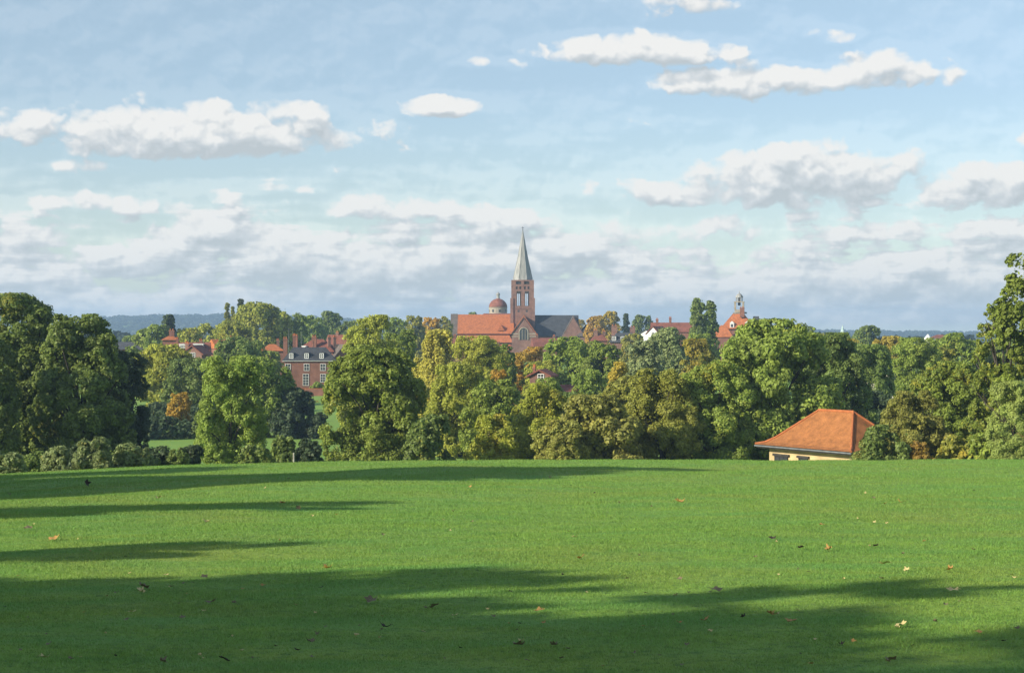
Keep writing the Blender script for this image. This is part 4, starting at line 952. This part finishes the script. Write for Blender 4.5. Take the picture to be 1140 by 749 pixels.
def leaf_at(px, py, size, c, label=None, tilt=None, i=[0]):
    lo, hi = 5., 95.; s = (HZ-py)/F
    for _ in range(50):
        y = (lo+hi)/2
        if float(ground((px-570)/F*y, y))/y < s: lo = y
        else: hi = y
    x = (px-570)/F*y; i[0] += 1
    o = obj('fallen_leaf', LM[c][i[0] % 3]); sc = min(size, 13)/F*y/1.2
    tl = (tilt if tilt is not None else random.uniform(-.5, .5))
    o.rotation_euler = (tl, random.uniform(-.25, .25), random.random()*6.28); o.scale = (sc, sc, sc)
    o.location = (x, y, float(ground(x, y))+.02+.18*sc*(1 if abs(tl) < .8 else 2.6))
    tag(o, label or 'tiny fallen leaf lost in the short grass, one of many scattered over the field', 'leaf', 'fallen leaves scattered on the field')
BIG = [(96, 542, 9, 'k', 'black curled leaf standing up in the far shaded strip at left', 1.2), (333, 568, 6, 'b', 'brown leaf standing upright in the sunny grass left of centre', 1.4),
 (60, 602, 12, 'o', 'orange leaf in the sunlit strip near the left edge'), (177, 556, 8, 'y', 'pale leaf lying between the two upper shadow bands at left'),
 (230, 583, 8, 'y', 'pale leaf alone in the sun left of centre below the second shadow band'), (31, 590, 9, 'b', 'brown leaf near the left edge above the orange one'),
 (314, 562, 8, 'o', 'small orange leaf on the tip of the second shadow band'), (366, 635, 10, 'o', 'orange leaf on the edge of the foreground shade left of centre'),
 (227, 645, 9, 'b', 'brown leaf on the shade edge left of the orange one'), (160, 657, 18, 'b', 'large brown leaf in the shade at left, the widest there'), (157, 662, 10, 'y', 'pale scrap of leaf just below the widest shaded brown leaf'),
 (147, 684, 9, 'y', 'small pale leaf in deep shade at lower left'), (50, 736, 20, 'y', 'large pale leaf in the bottom left corner'), (181, 741, 12, 'b', 'brown leaf at the bottom edge left of centre'),
 (249, 738, 14, 'k', 'dark leaf at the bottom, right of the other bottom edge leaves'), (413, 672, 14, 'b', 'brown leaf raised on one side in the central shade'), (429, 702, 12, 'k', 'dark leaf below the raised brown one'),
 (484, 678, 11, 'b', 'brown flat leaf in the shade at centre left'), (235, 674, 12, 'b', 'reddish brown leaf in the shade, third from the left there'), (345, 718, 10, 'b', 'brown leaf in lower shade left of centre'),
 (600, 683, 12, 'o', 'orange leaf in the lit gap just right of centre'), (577, 722, 14, 'b', 'brown leaf at the bottom near the centre'), (617, 722, 10, 'b', 'smaller brown leaf right of the bottom centre one'),
 (797, 660, 14, 'b', 'brown leaf on the lower lit strip at centre right'), (785, 694, 11, 'o', 'orange leaf left of the biggest orange leaf'), (858, 687, 10, 'o', 'small orange leaf above left of the biggest one'),
 (881, 695, 19, 'o', 'biggest orange leaf, in the lit strip at lower right'), (865, 687, 8, 'y', 'pale yellow leaf touching the small orange one at lower right'), (828, 690, 8, 'k', 'dark leaf left of the small orange one at lower right'),
 (1003, 699, 14, 'y', 'yellow leaf right of the biggest orange leaf'), (993, 739, 17, 'b', 'large brown leaf at the bottom right'), (937, 721, 8, 'k', 'dark leaf above left of the large bottom right one'),
 (1090, 707, 9, 'o', 'orange-brown leaf standing near the right edge in shade'), (1118, 717, 6, 'k', 'dark bit of leaf at the right edge in shade'), (757, 561, 10, 'o', 'orange leaf far off in the sun right of centre'),
 (860, 601, 8, 'k', 'dark leaf in the sun at right, left of a second dark one'), (892, 612, 8, 'k', 'dark leaf in the sun at right, the lower of two'), (646, 624, 9, 'o', 'orange leaf in the sunny middle right of centre'),
 (915, 586, 7, 'o', 'orange speck of leaf in the far sun at right'), (975, 610, 7, 'k', 'dark leaf in the far sun right of the two dark ones'), (923, 614, 10, 'o', 'orange leaf right beside the lower dark one'),
 (985, 630, 12, 'y', 'yellowish leaf in the sun at right'), (1010, 637, 8, 'y', 'small yellow leaf right of the yellowish one'), (1058, 637, 10, 'o', 'orange leaf in the sun near the right edge'), (1061, 660, 12, 'y', 'straw coloured leaf at the shade edge at right'),
 (640, 600, 7, 'y', 'yellow speck of leaf in the sunny middle'), (1003, 561, 7, 'o', 'orange speck of leaf in the far sun near the right edge')]
for q_ in BIG: leaf_at(*q_[:4], q_[4], q_[5] if len(q_) > 5 else None)
for _ in range(150):
    py = 530+215*random.random()**.7; leaf_at(random.uniform(5, 1135), py, 3+5.0*(py-500)/250*random.random(), random.choice('bbboyyk'))

# ------------------------------------------------------------------ haze (even air round the whole scene)
me = bpy.data.meshes.new('haze'); bx = MB().box(-4400, 4400, -220, 7300, -130, 78); me.from_pydata(bx.v, [], bx.f)
mh = bpy.data.materials.new('haze'); mh.use_nodes = True; nn = mh.node_tree.nodes; nn.remove(nn['Principled BSDF'])
pvn = nn.new('ShaderNodeVolumePrincipled'); pvn.inputs['Color'].default_value = (.50, .73, 1.0, 1); pvn.inputs['Density'].default_value = HAZE; pvn.inputs['Anisotropy'].default_value = .1
mh.node_tree.links.new(pvn.outputs[0], nn['Material Output'].inputs['Volume']); me.materials.append(mh)
tag(obj('haze', me), 'thin blue air haze softening the far hills', 'haze', kind='stuff')
